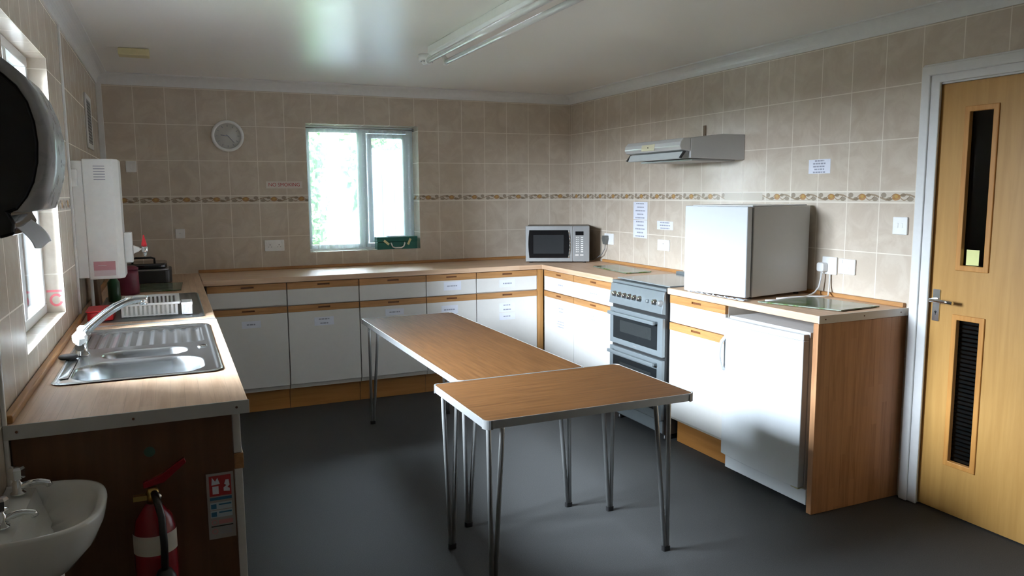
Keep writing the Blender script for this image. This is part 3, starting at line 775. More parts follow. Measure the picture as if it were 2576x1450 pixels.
obj('bottle_body', MB().lathe([(.028, 0), (.030, .006), (.030, .105), (.014, .128), (.012, .150)], 22, M=Matrix.Translation((.115, -1.42, Z))), plain('dark_green_plastic', (.01, .06, .02), .3), gb)
obj('cap', MB().lathe([(.014, .1505), (.014, .168), (.010, .170)], 18, M=Matrix.Translation((.115, -1.42, Z))), M['black'], gb)
tag(obj('chopping_board', MB().prism([(-.011, 0), (.008, 0), (-.0, .215), (-.019, .215)], -1.62+0, -1.46, 'y', M=Matrix.Translation((.052, 0, Z+.0005))), M['darkwood'], bevel=.004), 'brown wooden board leaning on the wall below the water heater', 'chopping board')
# black appliance
ba = thing('griddle', 'black lidded electric griddle with silver rim in the far left corner', 'griddle', (.24, -.45, Z))
obj('griddle_base', MB().prism(rrect(.09, .40, -.62, -.30, .05), Z+.006, Z+.085, 'z').lathe([(.012, 0), (.012, .006)], 12, M=Matrix.Translation((.13, -.58, Z))).lathe([(.012, 0), (.012, .006)], 12, M=Matrix.Translation((.36, -.58, Z))).lathe([(.012, 0), (.012, .006)], 12, M=Matrix.Translation((.13, -.34, Z))).lathe([(.012, 0), (.012, .006)], 12, M=Matrix.Translation((.36, -.34, Z))), M['black'], ba, bevel=.008)
obj('rim', MB().prism(rrect(.085, .385, -.615, -.305, .05), Z+.0855, Z+.094, 'z'), M['silver'], ba, bevel=.002)
obj('lid', MB().prism(rrect(.095, .375, -.605, -.315, .05), Z+.0945, Z+.130, 'z'), M['black_gloss'], ba, bevel=.012)
obj('handle', MB().tube([(.17, -.46, Z+.128), (.17, -.46, Z+.152), (.19, -.46, Z+.158), (.28, -.46, Z+.158), (.30, -.46, Z+.152), (.30, -.46, Z+.128)], .007), M['black'], ba)
def gboard(label, pts, th=.006):
    o = obj('glass_chopping_board', MB().prism(pts, Z+.003, Z+.003+th, 'z'), M['board'], bevel=.001)
    return tag(o, label, 'chopping board', 'leaf patterned glass chopping boards')
o = gboard('green leaf patterned glass board lying between rack and griddle', [(.20, -1.05), (.445, -1.07), (.46, -.67), (.22, -.65)])
for g_, p_ in ((o, None),): pass
gboard('leaf patterned glass board left of the cooker top', [(3.255, -1.50), (3.46, -1.50), (3.52, -.95), (3.30, -.97)])
gboard('green leaf patterned glass board on the worktop end near the door', [(3.095, -2.975), (3.235, -3.375), (3.505, -3.355), (3.46, -2.975)])
for o in [q for q in bpy.data.objects if q.name.startswith('glass_chopping_board')]:
    q = o; vs = [v.co.copy() for v in q.data.vertices][:4]
    ft = MB()
    for v in vs:
        c = Vector((0, 0, 0)).lerp(Vector((v.x, v.y, 0)), .86)+q.location; ft.lathe([(.006, 0), (.006, .0030)], 10, M=Matrix.Translation((c.x, c.y, Z)))
    obj('feet', ft, M['plastic'], q)

# ================================================================== WATER HEATER
wh = thing('water_heater', 'white wall mounted water boiler with red lever tap above the dish rack', 'water heater', (0, -1.75, 1.107))
hy0, hy1 = -1.87, -1.62
obj('backplate', BX(.001, .046, hy0+.004, hy1-.004, 1.115, 1.665), M['plastic'], wh, bevel=.004)
hb = MB().prism([(.0465, hy0), (.172, hy0), (.196, hy0+.03), (.196, hy1-.03), (.172, hy1), (.0465, hy1)], 1.107, 1.673, 'z')
obj('casing', hb, M['plastic'], wh, bevel=.005)
gr = MB()
for k in range(6): gr.box(.092, .140, hy0-.0008, hy0+.002, 1.575+k*.0125, 1.575+k*.0125+.004)
obj('vent_slots', gr, M['ink'], wh)
obj('pipe_cover', BX(.001, .028, -1.925, hy0-.001, 1.545, 1.625), M['plastic'], wh, bevel=.004)
lb = MB().box(.066, .158, hy0-.0008, hy0, 1.123, 1.192, 0).box(.066, .158, hy0-.0012, hy0-.0008, 1.15, 1.192, 1)
for k, (a, b, z_) in enumerate(((.085, .12, 1.171), (.075, .112, 1.140), (.12, .15, 1.140), (.095, .14, 1.130))): lb.box(a, b, hy0-.0016, hy0-.0012, z_, z_+.003, 0)
obj('warning_label', lb, [plain('pale_pink_print', (.60, .48, .50), .5), plain('dusty_red_print', (.45, .20, .22), .5)], wh, label='faded red and white warning label')
tp2 = obj('outlet_block', MB().box(.1965, .232, -1.790, -1.71, 1.175, 1.322).prism([(.2325, 1.215), (.2325, 1.258), (.262, 1.246), (.262, 1.228)], -1.768, -1.732, 'y'), M['plastic'], wh, bevel=.004)
obj('tap', MB().tube([(.258, -1.75, 1.237), (.285, -1.75, 1.237)], .006).lathe([(.012, 0), (.014, .004), (.014, .024), (.010, .030)], 20, M=Matrix.Translation((.285, -1.75, 1.222))).lathe([(.006, 0), (.008, .020)], 16, M=Matrix.Translation((.285, -1.75, 1.200))), M['chrome'], wh)
obj('lever', MB().lathe([(.014, 0), (.012, .012), (.004, .045), (.003, .055)], 16, M=Matrix.Translation((.283, -1.75, 1.2525))), M['red'], wh, label='red lever')
obj('waste_pipe', MB().tube([(.047, -1.80, 1.110), (.047, -1.80, Z+.02), (.05, -1.80, Z+.002)], .007), M['cable'], wh)

# ================================================================== PAPER TOWEL DISPENSER
pd = thing('paper_towel_dispenser', 'black and grey paper towel dispenser on left wall above basin', 'towel dispenser', (0, -4.0, 1.41))
py0, py1 = -4.15, -3.86
# outline (x, z): wall side to the front
out = [(.001, 1.435), (.001, 1.795), (.05, 1.797), (.10, 1.792), (.14, 1.778), (.175, 1.752), (.200, 1.718), (.217, 1.675), (.225, 1.63), (.225, 1.585), (.219, 1.545), (.207, 1.51), (.193, 1.475), (.170, 1.470)]
inn = [(.001, 1.435), (.001, 1.770), (.05, 1.772), (.09, 1.765), (.125, 1.748), (.152, 1.722), (.170, 1.69), (.180, 1.65), (.183, 1.61), (.180, 1.57), (.170, 1.53), (.155, 1.50), (.135, 1.475), (.125, 1.4705)]
blk = [(.001, 1.420), (.001, 1.769), (.05, 1.771), (.09, 1.764), (.124, 1.747), (.151, 1.721), (.169, 1.69), (.179, 1.65), (.182, 1.61), (.179, 1.57), (.169, 1.53), (.154, 1.50), (.134, 1.474), (.118, 1.469), (.128, 1.448), (.125, 1.425), (.10, 1.418)]
out, inn, blk = [[(max(.001, x*k_), z) for x, z in L] for L, k_ in ((out, .84), (inn, .95), (blk, .95))]
obj('casing', MB().prism(blk, py0+.004, py1-.004, 'y'), M['black_gloss'], pd, bevel=.006, seg=3, label='glossy black casing')
cm = MB(); n = len(out)
for a, b in ((py0, py1),):
    # wrapped cover between the outer and the inner curve
    vs = [(x, a, z) for x, z in out]+[(x, a, z) for x, z in inn]+[(x, b, z) for x, z in out]+[(x, b, z) for x, z in inn]
    fs = []
    for i in range(1, n-1):
        fs += [(i, n+i, n+i+1, i+1), (2*n+i, 2*n+i+1, 3*n+i+1, 3*n+i), (i, i+1, 2*n+i+1, 2*n+i), (n+i+1, n+i, 3*n+i, 3*n+i+1)]
    fs += [(n-1, 2*n-1, 4*n-1, 3*n-1), (1, 2*n+1, 3*n+1, n+1)]
    cm.add(vs, fs, 0, True)
obj('front_cover', cm, M['grey_band'], pd, label='curved grey cover')
def towel(uu, vv):
    x = .100+.035*vv+.018*sin(vv*2.2); z = 1.458-.062*vv-.004*sin(uu*5); return (x+.006*uu, py0+.015+.20*uu, z)
obj('paper_towel', MB().grid(towel, 14, 10), M['paper'], pd, solid=.001, label='torn end of white paper towel')

# ================================================================== WASH BASIN
wb = thing('wash_basin', 'small white wall hung hand basin at the lower left', 'basin', (0, -3.985, .64))
BC = (0.0, -3.985); bz = .788
def brim(q, k=1.0):
    # D-shaped outline: flat at the wall, round to the room; q 0..1 goes from near side to far side
    a = -pi/2+pi*q; c, s_ = cos(a), sin(a)
    ex = .55
    x = .232*abs(c)**ex*k; y = .188*(1 if s_ > 0 else -1)*abs(s_)**.75*k
    return x, y
NB = 48
def ringp(k, z, dx=0, xmin=.001):
    L = []
    for i in range(NB+1):
        x, y = brim(i/NB, k); L.append((max(x+dx, xmin), BC[1]+y, z))
    return L
lay = [ringp(.50, bz-.150), ringp(.72, bz-.125), ringp(.90, bz-.075), ringp(.985, bz-.03), ringp(1.0, bz-.006), ringp(.992, bz+.001), ringp(.965, bz+.002), ringp(.93, bz-.001)]
def inner(k, z, x0_):
    L = []
    for i in range(NB+1):
        x, y = brim(i/NB, k); L.append((max(x, x0_), BC[1]+y, z))
    return L
lay += [inner(.905, bz-.006, .064), inner(.875, bz-.022, .070), inner(.80, bz-.045, .080), inner(.68, bz-.062, .092), inner(.50, bz-.072, .105), inner(.30, bz-.077, .118), inner(.15, bz-.078, .125)]
vs = [p for L in lay for p in L]; m_ = NB+1; fs = []
for j in range(len(lay)-1):
    for i in range(NB): fs.append((j*m_+i, j*m_+i+1, (j+1)*m_+i+1, (j+1)*m_+i))
bm_ = MB(); bm_.add(vs, fs, 0, True)
bm_.add(vs, [(j*m_+NB, j*m_, (j+1)*m_, (j+1)*m_+NB) for j in range(len(lay)-1)], 0, False)
bm_.add([(p[0], p[1], p[2]) for p in lay[0]], [list(range(m_))[::-1]], 0, False)
bm_.add([(p[0], p[1], p[2]) for p in lay[-1]], [list(range(m_))], 0, False)
obj('basin_bowl', bm_, M['ceramic'], wb)
obj('waste', MB().lathe([(.020, 0), (.019, .003), (.010, .003)], 20, M=Matrix.Translation((.130, BC[1], bz-.078))), M['chrome'], wb)
obj('trap', MB().tube([(.10, BC[1], bz-.150), (.10, BC[1], bz-.27), (.09, BC[1], bz-.30), (.05, BC[1], bz-.31), (.001, BC[1], bz-.31)], .018, 16).lathe([(.034, 0), (.034, .05)], 20, M=Matrix.Translation((.10, BC[1], bz-.205))), M['plastic'], wb)
def pillar_tap(yy, label, dirx, ln):
    t = thing('basin_tap', label, 'tap', (.036, yy, bz), group='pillar taps on the hand basin'); T0 = Matrix.Translation((.036, yy, bz+.002))
    b = MB().lathe([(.017, 0), (.017, .004), (.011, .008), (.012, .028), (.008, .033), (.008, .036)], 24, M=T0)
    d = Vector(dirx).normalized(); p = Vector((.040, yy, bz+.018)); path = []
    for k in range(9):
        q = k/8; path.append(p+d*ln*q+Vector((0, 0, .010*sin(q*pi*.75)-.004*q*q)))
    path.append(path[-1]+d*.004+Vector((0, 0, -.009)))
    b.tube(path, [.0085]*4+[.0075]*4+[.008, .008], 14)
    obj('tap_body', b, M['chrome'], t)
    obj('tap_head', MB().lathe([(.009, .0365), (.017, .040), (.0185, .062), (.015, .068), (.003, .069)], 7, M=T0, smooth=False), M['chrome'], t, label='faceted chrome turn head')
pillar_tap(-3.868, 'chrome pillar tap at the far side of the hand basin', (1, .05, 0), .058)
pillar_tap(-4.075, 'chrome pillar tap at the near side of the hand basin, cut by frame edge', (1, .25, 0), .056)

# ================================================================== FIRE EXTINGUISHER + SIGN
fx_, fy_, EZ = .325, -3.846, -.035
fe = thing('fire_extinguisher', 'red fire extinguisher hanging on the dark end panel, black horn', 'fire extinguisher', (fx_, fy_, .33+EZ))
obj('cylinder', MB().lathe([(.048, .33), (.052, .345), (.052, .665), (.044, .705), (.024, .735), (.016, .745)], 32, M=Matrix.Translation((fx_, fy_, EZ))), M['red_steel'], fe)
lbm = MB()
def wrap(uu, vv):
    a = radians(-170+160*uu); return (fx_+.0526*cos(a), fy_+.0526*sin(a), .585+.052*vv)
lbm.grid(wrap, 24, 2)
obj('label', lbm, plain('cream_label', (.62, .58, .50), .5), fe)
obj('valve', MB().lathe([(.016, .7455), (.016, .775), (.011, .785)], 16, M=Matrix.Translation((fx_, fy_, EZ))).box(fx_-.045, fx_+.01, fy_-.008, fy_+.008, .755+EZ, .768+EZ), plain('brass', (.55, .38, .12), .3, metal=1), fe)
obj('handle', MB().prism([(fx_-.02, .786+EZ), (fx_+.03, .796+EZ), (fx_+.085, .842+EZ), (fx_+.080, .855+EZ), (fx_+.02, .815+EZ), (fx_-.02, .802+EZ)], fy_-.008, fy_+.008, 'y'), M['red_steel'], fe, bevel=.002, label='red squeeze lever')
obj('pressure_gauge', MB().lathe([(.010, 0), (.010, .008)], 16, M=AX((fx_+.012, fy_-.016, .765+EZ), (0, -1, 0))), M['chrome'], fe)
obj('hose', MB().tube([(fx_+.005, fy_-.018, .775+EZ), (fx_+.012, fy_-.055, .765+EZ), (fx_+.02, fy_-.070, .73+EZ), (fx_+.022, fy_-.072, .62), (fx_+.02, fy_-.070, .55)], .009, 12), M['black'], fe)
obj('horn', MB().lathe([(.016, 0), (.026, -.02), (.034, -.13), (.036, -.16)][::-1], 24, M=Matrix.Translation((fx_+.02, fy_-.074+.0, .555))), M['black'], fe)
obj('bracket', MB().box(fx_-.02, fx_+.02, -3.7955, -3.771, .58, .68), M['black'], fe)
# small green disc on the panel
tag(obj('panel_badge', MB().lathe([(.014, 0), (.013, .002)], 20, M=AX((.322, -3.7705, .822), (0, -1, 0))), plain('dull_green', (.05, .12, .09), .5)), 'small round green badge on the dark end panel over the extinguisher', 'badge')
sg = thing('fire_sign', 'narrow red and white extinguisher instruction sign on the dark end panel', 'sign', (.493, -3.7705, .548))
sy = -3.7705; q0, q1 = .457, .528
obj('sign_board', BX(q0, q1, sy-.002, sy, .548, .737), plain('dull_sign_plastic', (.36, .33, .31), .5), sg)
a, b = q0+.007, q1-.007; sy2 = sy-.002
obj('red_header', BX(a, b, sy2-.0006, sy2, .672, .730), M['signred'], sg)
ic = MB().box(a+.008, a+.024, sy2-.0012, sy2-.0006, .678, .700).prism([(a+.006, .704), (a+.028, .706), (a+.022, .724), (a+.016, .714), (a+.008, .726)], sy2-.0012, sy2-.0006, 'y')
ic.prism([(b-.020, .684), (b-.004, .682), (b-.004, .690), (b-.010, .694), (b-.004, .700), (b-.006, .716), (b-.014, .716), (b-.018, .704), (b-.012, .700), (b-.020, .694)], sy2-.0012, sy2-.0006, 'y')
obj('pictogram', ic, M['paper'], sg)
bl = MB(); bl.box(a, b, sy2-.0006, sy2, .660, .668, 0)
for z_ in (.633, .610): bl.box(a, b, sy2-.0006, sy2, z_, z_+.020, 1); bl.box(a+.002, a+.016, sy2-.0012, sy2-.0006, z_+.003, z_+.016, 0); bl.box(a+.022, b-.002, sy2-.0012, sy2-.0006, z_+.012, z_+.016, 0)
obj('blue_panels', bl, [M['signblue'], M['signpale']], sg)
rd = MB(); rd.box(a+.020, b, sy2-.0006, sy2, .590, .602, 0); rd.box(a, b, sy2-.0006, sy2, .583, .586, 1)
for z_ in (.592, .566): rd.ring([(a+.009+.008*cos(2*pi*k/12), z_+.004+.008*sin(2*pi*k/12)) for k in range(12)], [(a+.009+.0055*cos(2*pi*k/12), z_+.004+.0055*sin(2*pi*k/12)) for k in range(12)], sy2-.0006, sy2, 0, 'y')
for k in range(4): rd.box(a+.022, b-.004, sy2-.0006, sy2, .562+k*.005, .564+k*.005, 2)
obj('lower_print', rd, [M['signpink'], M['cook_dark'], M['ink']], sg)

# ================================================================== COOKER
ck = thing('cooker', 'silver grey freestanding double oven cooker under the extractor hood', 'cooker', (3.33, -1.96, 0))
cy0, cy1 = CK[0]+.006, CK[1]-.006; cx = 3.050; cw = cy1-cy0
obj('oven_body', BX(cx+.002, W-.03, cy0, cy1, .045, .915), M['cook_dark'], ck)
for (lx, ly) in ((cx+.04, cy0+.04), (cx+.04, cy1-.04), (W-.07, cy0+.04), (W-.07, cy1-.04)): obj('foot', MB().lathe([(.018, 0.001), (.014, .010), (.014, .0445)], 14, M=Matrix.Translation((lx, ly, 0))), M['black'], ck)
obj('hob_top', BX(cx-.004, W-.028, cy0-.002, cy1+.002, .9155, .932), M['cook_grey'], ck, bevel=.003)
obj('glass_lid', MB().box(cx+.03, W-.075, cy0+.006, cy1-.006, .938, .946), plain('grey_glass_lid', (.20, .21, .21), .12), ck, bevel=.002)
obj('lid_hinge_rail', MB().box(W-.074, W-.030, cy0+.004, cy1-.004, .9325, .962), M['cook_grey'], ck, bevel=.004)
pn = MB().prism([(cx+.001, .775), (cx-.030, .782), (cx-.012, .912), (cx+.001, .9145)], cy0, cy1, 'y')
obj('control_panel', pn, M['cook_grey'], ck, bevel=.003)
nd = Vector((-.99, 0, .137)).normalized()
for k, yy in enumerate((-1.725, -1.785, -1.845, -1.902, -1.958, -2.016, -2.178, -2.235)):
    zc = .845; xc = cx-.0215+.0005
    kb = MB().lathe([(.020, 0), (.020, .004), (.017, .006), (.015, .022), (.012, .024)], 20, M=AX((xc, yy, zc), nd))
    o = obj('control_knob', kb, M['chrome'] if k != 7 else M['silver'], ck)
obj('timer_knob', MB().lathe([(.012, 0), (.010, .014)], 16, M=AX((cx-.0205, -2.10, .842), nd)), M['cook_grey'], ck)
def oven_door(z0, z1, gz0, gz1, hz):
    d = obj('oven_door', MB().ring([(cy0+.002, z0), (cy1-.002, z0), (cy1-.002, z1), (cy0+.002, z1)], [(cy0+.055, gz0), (cy1-.040, gz0), (cy1-.040, gz1), (cy0+.055, gz1)], cx-.022, cx+.001, 0, 'x'), M['cook_grey'], ck, bevel=.003)
    obj('oven_glass', BX(cx-.019, cx-.002, cy0+.0545, cy1-.0395, gz0-.0005, gz1+.0005), M['oven_glass'], d)
    obj('oven_window', BX(cx-.0196, cx-.0189, cy0+.12, cy1-.12, gz0+.05, gz1-.035), plain('oven_window_grey', (.025, .028, .028), .12), d)
    h = MB().box(cx-.062, cx-.044, cy0+.045, cy1-.03, hz-.010, hz+.012)
    for yy in (cy0+.052, cy1-.060): h.box(cx-.0438, cx-.0222, yy, yy+.022, hz-.008, hz+.010)
    obj('handle', h, M['cook_grey'], d, bevel=.004)
oven_door(.520, .755, .555, .715, .722)
oven_door(.135, .500, .185, .440, .470)
obj('oven_badge', BX(cx-.0225, cx-.0218, -1.98, -1.94, .533, .541), M['silver'], ck)
obj('base_plate', BX(cx-.012, cx+.001, cy0+.002, cy1-.002, .055, .128), M['cook_grey'], ck, bevel=.003)

# ================================================================== EXTRACTOR HOOD
hd = thing('cooker_hood', 'white and silver extractor hood on the tiles over the cooker', 'hood', (W, -1.94, 1.69))
e0, e1 = -2.236, -1.640
obj('hood_body', MB().prism([(W-.001, 1.690), (3.22, 1.698), (3.22, 1.812), (3.45, 1.842), (W-.001, 1.842)], e0, e1, 'y'), M['enamel_grey'], hd, bevel=.003)
obj('visor', MB().prism([(3.219, 1.735), (3.152, 1.745), (3.140, 1.765), (3.145, 1.790), (3.165, 1.812), (3.219, 1.816)], e0, e1, 'y', smooth=False), plain('pale_silver_paint', (.58, .58, .57), .32, metal=.35), hd, bevel=.005)
obj('visor_label', MB().prism([(3.1395, 1.752), (3.1385, 1.765), (3.1435, 1.79), (3.1445, 1.79), (3.1395, 1.765), (3.1405, 1.752)], -1.98, -1.84, 'y').box(3.1375, 3.139, -1.915, -1.908, 1.768, 1.775, 1), [plain('yellowish_print', (.58, .53, .36), .5), M['cook_dark']], hd)
fp = MB().prism([(3.219, 1.6975), (3.165, 1.692), (3.157, 1.697), (3.175, 1.7345), (3.219, 1.7345)], e0+.02, e1-.02, 'y')
obj('light_cover', fp, plain('translucent_cover', (.45, .47, .46), .3), hd)
obj('end_clip', MB().prism([(3.150, 1.700), (3.158, 1.696), (3.190, 1.735), (3.180, 1.738)], e0+.005, e0+.0195, 'y'), M['cook_dark'], hd)
obj('end_clip', MB().prism([(3.150, 1.700), (3.158, 1.696), (3.190, 1.735), (3.180, 1.738)], e1-.0195, e1-.005, 'y'), M['cook_dark'], hd)
obj('grease_filter', BX(3.25, W-.05, e0+.03, e1-.03, 1.684, 1.6935), M['silver'], hd)
obj('reflection_streak', BX(W-.012, W-.001, -1.865, -1.845, 1.8425, 1.925), plain('brown_reflection_tone', (.20, .15, .10), .5), hd)  # dark reflection on the tiles above the hood, modelled as a thin brown bar

# ================================================================== SMALL FRIDGE on the worktop
a10 = radians(10)
t = thing('small_fridge', 'white table top fridge standing on the worktop beside the cooker', 'fridge', (3.075, -2.905, Z+.004), rotz=a10)
# local: +x depth away from the front, +y width to the back of the room
obj('cabinet', BX(.050, .515, 0, .425, .012, .478), M['enamel_grey'], t, bevel=.004, local=True, label='grey painted cabinet')
obj('door', BX(0, .040, .001, .424, .012, .480), plain('pale_grey_white_enamel', (.52, .54, .56), .3, var=.02), t, bevel=.006, local=True, label='plain white door')
obj('door_seal', BX(.0405, .0495, .008, .417, .02, .470), plain('grey_rubber', (.18, .19, .21), .5), t, local=True)
obj('top_trim', BX(.0505, .50, .01, .415, .4785, .484), M['enamel'], t, bevel=.002, local=True)
for lx, ly in ((.08, .04), (.08, .38), (.47, .04), (.47, .38)): obj('foot', MB().lathe([(.014, -.003), (.014, .0118)], 14, M=Matrix.Translation((lx, ly, 0))), M['black'], t, local=True)
def bagf(uu, vv):
    rnd = sin(uu*47)*sin(vv*9+uu*13); L = -.035+.05*vv+.006*sin(uu*31); c, s_ = cos(a10), sin(a10)
    yy = -.01+.46*uu; return (3.075+c*L-s_*yy, -2.905+s_*L+c*yy, Z+.0045+max(0, .007*sin(uu*60+vv*4)*(1-abs(2*vv-1)))+.004*abs(rnd))
def lim(p): return (max(p[0], XR-.004), p[1], p[2])
tag(obj('plastic_bag', MB().grid(lambda a, b: lim(bagf(a, b)), 90, 8, smooth=False), M['bag'], solid=.0008), 'crumpled clear plastic bag trapped under the front of the small fridge', 'plastic bag')

# ================================================================== UNDER COUNTER FRIDGE
uf = thing('under_counter_fridge', 'white under counter fridge below the worktop end', 'fridge', (3.33, -3.07, 0))
f0, f1 = -3.345, -2.790
obj('cabinet', BX(3.082, W-.06, f0, f1, .035, .822), M['enamel'], uf, bevel=.004)
def fdoor():
    pts = []; n = 14
    for k in range(n+1):
        t_ = k/n; pts.append((3.040-.016*sin(pi*t_)**.8, f0+(f1-f0)*t_))
    return pts+[(3.076, f1), (3.076, f0)]
obj('door', MB().prism(fdoor(), .108, .812, 'z'), M['enamel'], uf, bevel=.003)
obj('door_cap', MB().prism(fdoor(), .8135, .842, 'z'), M['enamel'], uf, bevel=.003)
obj('worktop_lid', BX(3.077, W-.05, f0-.003, f1+.003, .8225, .850), M['enamel'], uf, bevel=.004)
obj('door_seal', BX(3.0765, 3.0815, f0+.006, f1-.006, .115, .815), plain('pale_rubber', (.35, .35, .35), .5), uf)
hp = []
for k in range(13):
    t_ = k/12; hp.append((3.034-.032*sin(pi*t_)**.6, f1-.012, .735-.165*t_))
obj('handle', MB().tube([(3.045, f1-.012, .735)]+hp+[(3.045, f1-.012, .570)], .009, 12), plain('grey_white_plastic', (.52, .53, .58), .35), uf, label='curved white handle')
obj('plinth', BX(3.062, 3.08, f0-.03, f1-.01, .030, .104), M['enamel'], uf, bevel=.003)
obj('hinge', BX(3.045, 3.078, f0+.004, f0+.05, .100, .1075), plain('yellowed_hinge', (.45, .42, .22), .5), uf)
for lx, ly in ((3.12, f0+.05), (3.12, f1-.05), (3.5, f0+.05), (3.5, f1-.05)): obj('foot', MB().lathe([(.016, .001), (.014, .0348)], 14, M=Matrix.Translation((lx, ly, 0))), M['black'], uf)

# ================================================================== MICROWAVE
mrot = atan2(-.24, .44)
mw = thing('microwave', 'silver microwave oven with black door window in the back right corner', 'microwave', (3.002, -.405, Z), rotz=mrot)
mwW, mwD, mwH = .510, .36, .296
obj('casing', BX(.004, mwW-.004, .018, mwD, .014, mwH-.004), plain('dark_painted_case', (.10, .085, .07), .4), mw, bevel=.004, local=True, label='dark casing')
obj('door', BX(0, .378, 0, .0175, .010, mwH), M['silver'], mw, bevel=.004, local=True)
dp = []; 
for k in range(9): t_ = k/8; dp.append((.030-.008*sin(pi*t_), .040+.222*t_))
for k in range(9): t_ = k/8; dp.append((.338+.012*sin(pi*t_), .262-.222*t_))
obj('door_glass', MB().prism(dp, -.0022, -.0002, 'y'), M['black_gloss'], mw, local=True)
obj('inner_window', BX(.062, .305, -.0030, -.0023, .075, .225), plain('grey_mesh_window', (.03, .032, .034), .12), mw, local=True)
hh = MB()
for k in range(8):
    t0_, t1_ = k/8, (k+1)/8; hh.tube([(.344+.012*sin(pi*t0_), -.006, .262-.222*t0_), (.344+.012*sin(pi*t1_), -.006, .262-.222*t1_)], .0045, 8)
obj('door_handle', hh, M['chrome'], mw, local=True)
obj('control_panel', BX(.3795, mwW, 0, .0175, .010, mwH), M['silver'], mw, bevel=.004, local=True)
obj('display', BX(.398, .462, -.0015, -.0002, .222, .252), M['black_gloss'], mw, local=True)
kp = MB()
for k in range(8):
    zz = .208-k*.0165
    for xx, w_ in ((.402, .007), (.416, .007), (.442, .018)): kp.box(xx, xx+w_, -.0012, -.0002, zz-.006, zz)
kp.box(.398, .424, -.0012, -.0002, .060, .067).box(.436, .462, -.0012, -.0002, .060, .067)
obj('keypad', kp, M['plastic'], mw, local=True)
for lx, ly in ((.04, .04), (mwW-.04, .04), (.04, mwD-.04), (mwW-.04, mwD-.04)): obj('foot', MB().lathe([(.014, .0005), (.012, .0138)], 14, M=Matrix.Translation((lx, ly, 0))), M['black'], mw, local=True)

# ================================================================== SOCKETS, SWITCHES, NOTICES
def plate_back(xa, xb, za, zb, label, cat, double=False, group=None):
    t = thing('wall_socket' if cat == 'socket' else 'wall_plate', label, cat, ((xa+xb)/2, 0, (za+zb)/2), group=group)
    obj('plate', BX(xa, xb, -.010, -.0005, za, zb), M['plastic'], t, bevel=.003)
    if double:
        for c_ in (xa+(xb-xa)*.27, xa+(xb-xa)*.73):
            h = MB().box(c_-.002, c_+.002, -.0104, -.0099, (za+zb)/2+.002, (za+zb)/2+.010).box(c_-.013, c_-.007, -.0104, -.0099, (za+zb)/2-.012, (za+zb)/2-.009).box(c_+.007, c_+.013, -.0104, -.0099, (za+zb)/2-.012, (za+zb)/2-.009)
            obj('socket_holes', h, M['cook_dark'], t)
            s_ = c_+.022 if c_ > (xa+xb)/2 else c_-.022
            obj('rocker_switch', BX(s_-.005, s_+.005, -.0125, -.0101, (za+zb)/2+.012, (za+zb)/2+.030), M['plastic'], t, bevel=.001)
    return t
plate_back(1.043, 1.183, 1.080, 1.163, 'white double socket on the back wall left of the window', 'socket', True)
t = plate_back(.150, .216, 1.660, 1.738, 'small beige switch plate on the back wall above the tile frieze', 'switch')
obj('rocker_switch', BX(.175, .191, -.013, -.0101, 1.685, 1.713), M['plastic'], t, bevel=.001)
t = plate_back(.438, .500, 1.195, 1.262, 'small blank plate low on the back wall above the griddle', 'plate')
obj('cable_outlet', MB().lathe([(.007, 0), (.006, .003)], 12, M=AX((.469, -.0101, 1.228), (0, -1, 0))), M['plastic'], t)
def plate_right(ya, yb, za, zb, name, label, cat, marks=()):
    t = thing(name, label, cat, (W, (ya+yb)/2, (za+zb)/2))
    obj('plate', BX(W-.012, W-.0005, ya, yb, za, zb), M['plastic'], t, bevel=.003)
    for nm, y_, z_, w_, h_, mt in marks: obj(nm, BX(W-.0145, W-.0122, y_-w_/2, y_+w_/2, z_-h_/2, z_+h_/2), M[mt], t, bevel=.0008)
    return t
plate_right(-1.492, -1.352, 1.082, 1.160, 'wall_socket', 'white cooker switch plate below the small notice right of the tall notices', 'switch', [('rocker_switch', -1.455, 1.124, .022, .034, 'plastic'), ('indicator', -1.425, 1.132, .005, .004, 'cook_dark')])
t = plate_right(-.745, -.610, 1.084, 1.172, 'wall_socket', 'white socket with grey plug behind the microwave', 'socket', [('rocker_switch', -.728, 1.150, .010, .018, 'plastic')])
plate_right(-3.105, -2.998, 1.066, 1.146, 'wall_socket', 'white switched outlet right of the plugged in socket', 'socket', [('rocker_switch', -3.022, 1.132, .010, .018, 'plastic'), ('fuse_cover', -3.06, 1.10, .02, .012, 'plastic')])
plate_right(-2.985, -2.888, 1.056, 1.150, 'wall_socket', 'white socket holding the small fridge plug', 'socket', [('rocker_switch', -2.965, 1.134, .010, .016, 'plastic')])
plate_right(-3.398, -3.318, 1.288, 1.372, 'light_switch', 'white light switch beside the door frame', 'switch', [('rocker_switch', -3.345, 1.332, .010, .022, 'plastic'), ('rocker_switch', -3.372, 1.332, .010, .022, 'plastic')])
pg = thing('plug', 'white plug in the socket behind the small fridge', 'plug', (W-.03, -2.905, 1.10))
obj('plug_body', MB().prism(rrect(-2.930, -2.882, 1.070, 1.118, .012), W-.046, W-.0125, 'x'), M['plastic'], pg, bevel=.004)
obj('cable', MB().tube([(W-.03, -2.906, 1.071), (W-.035, -2.906, 1.03), (W-.04, -2.90, .985), (W-.07, -2.90, .957), (W-.13, -2.92, .9475), (W-.22, -2.96, .9475), (W-.32, -2.965, .9475), (W-.42, -2.985, .9475), (W-.475, -2.975, .949)], .0045, 8), M['cable'], pg)
pc = thing('plug_cable', 'second white cable looping from behind the small fridge', 'cable', (W-.1, -2.93, Z))
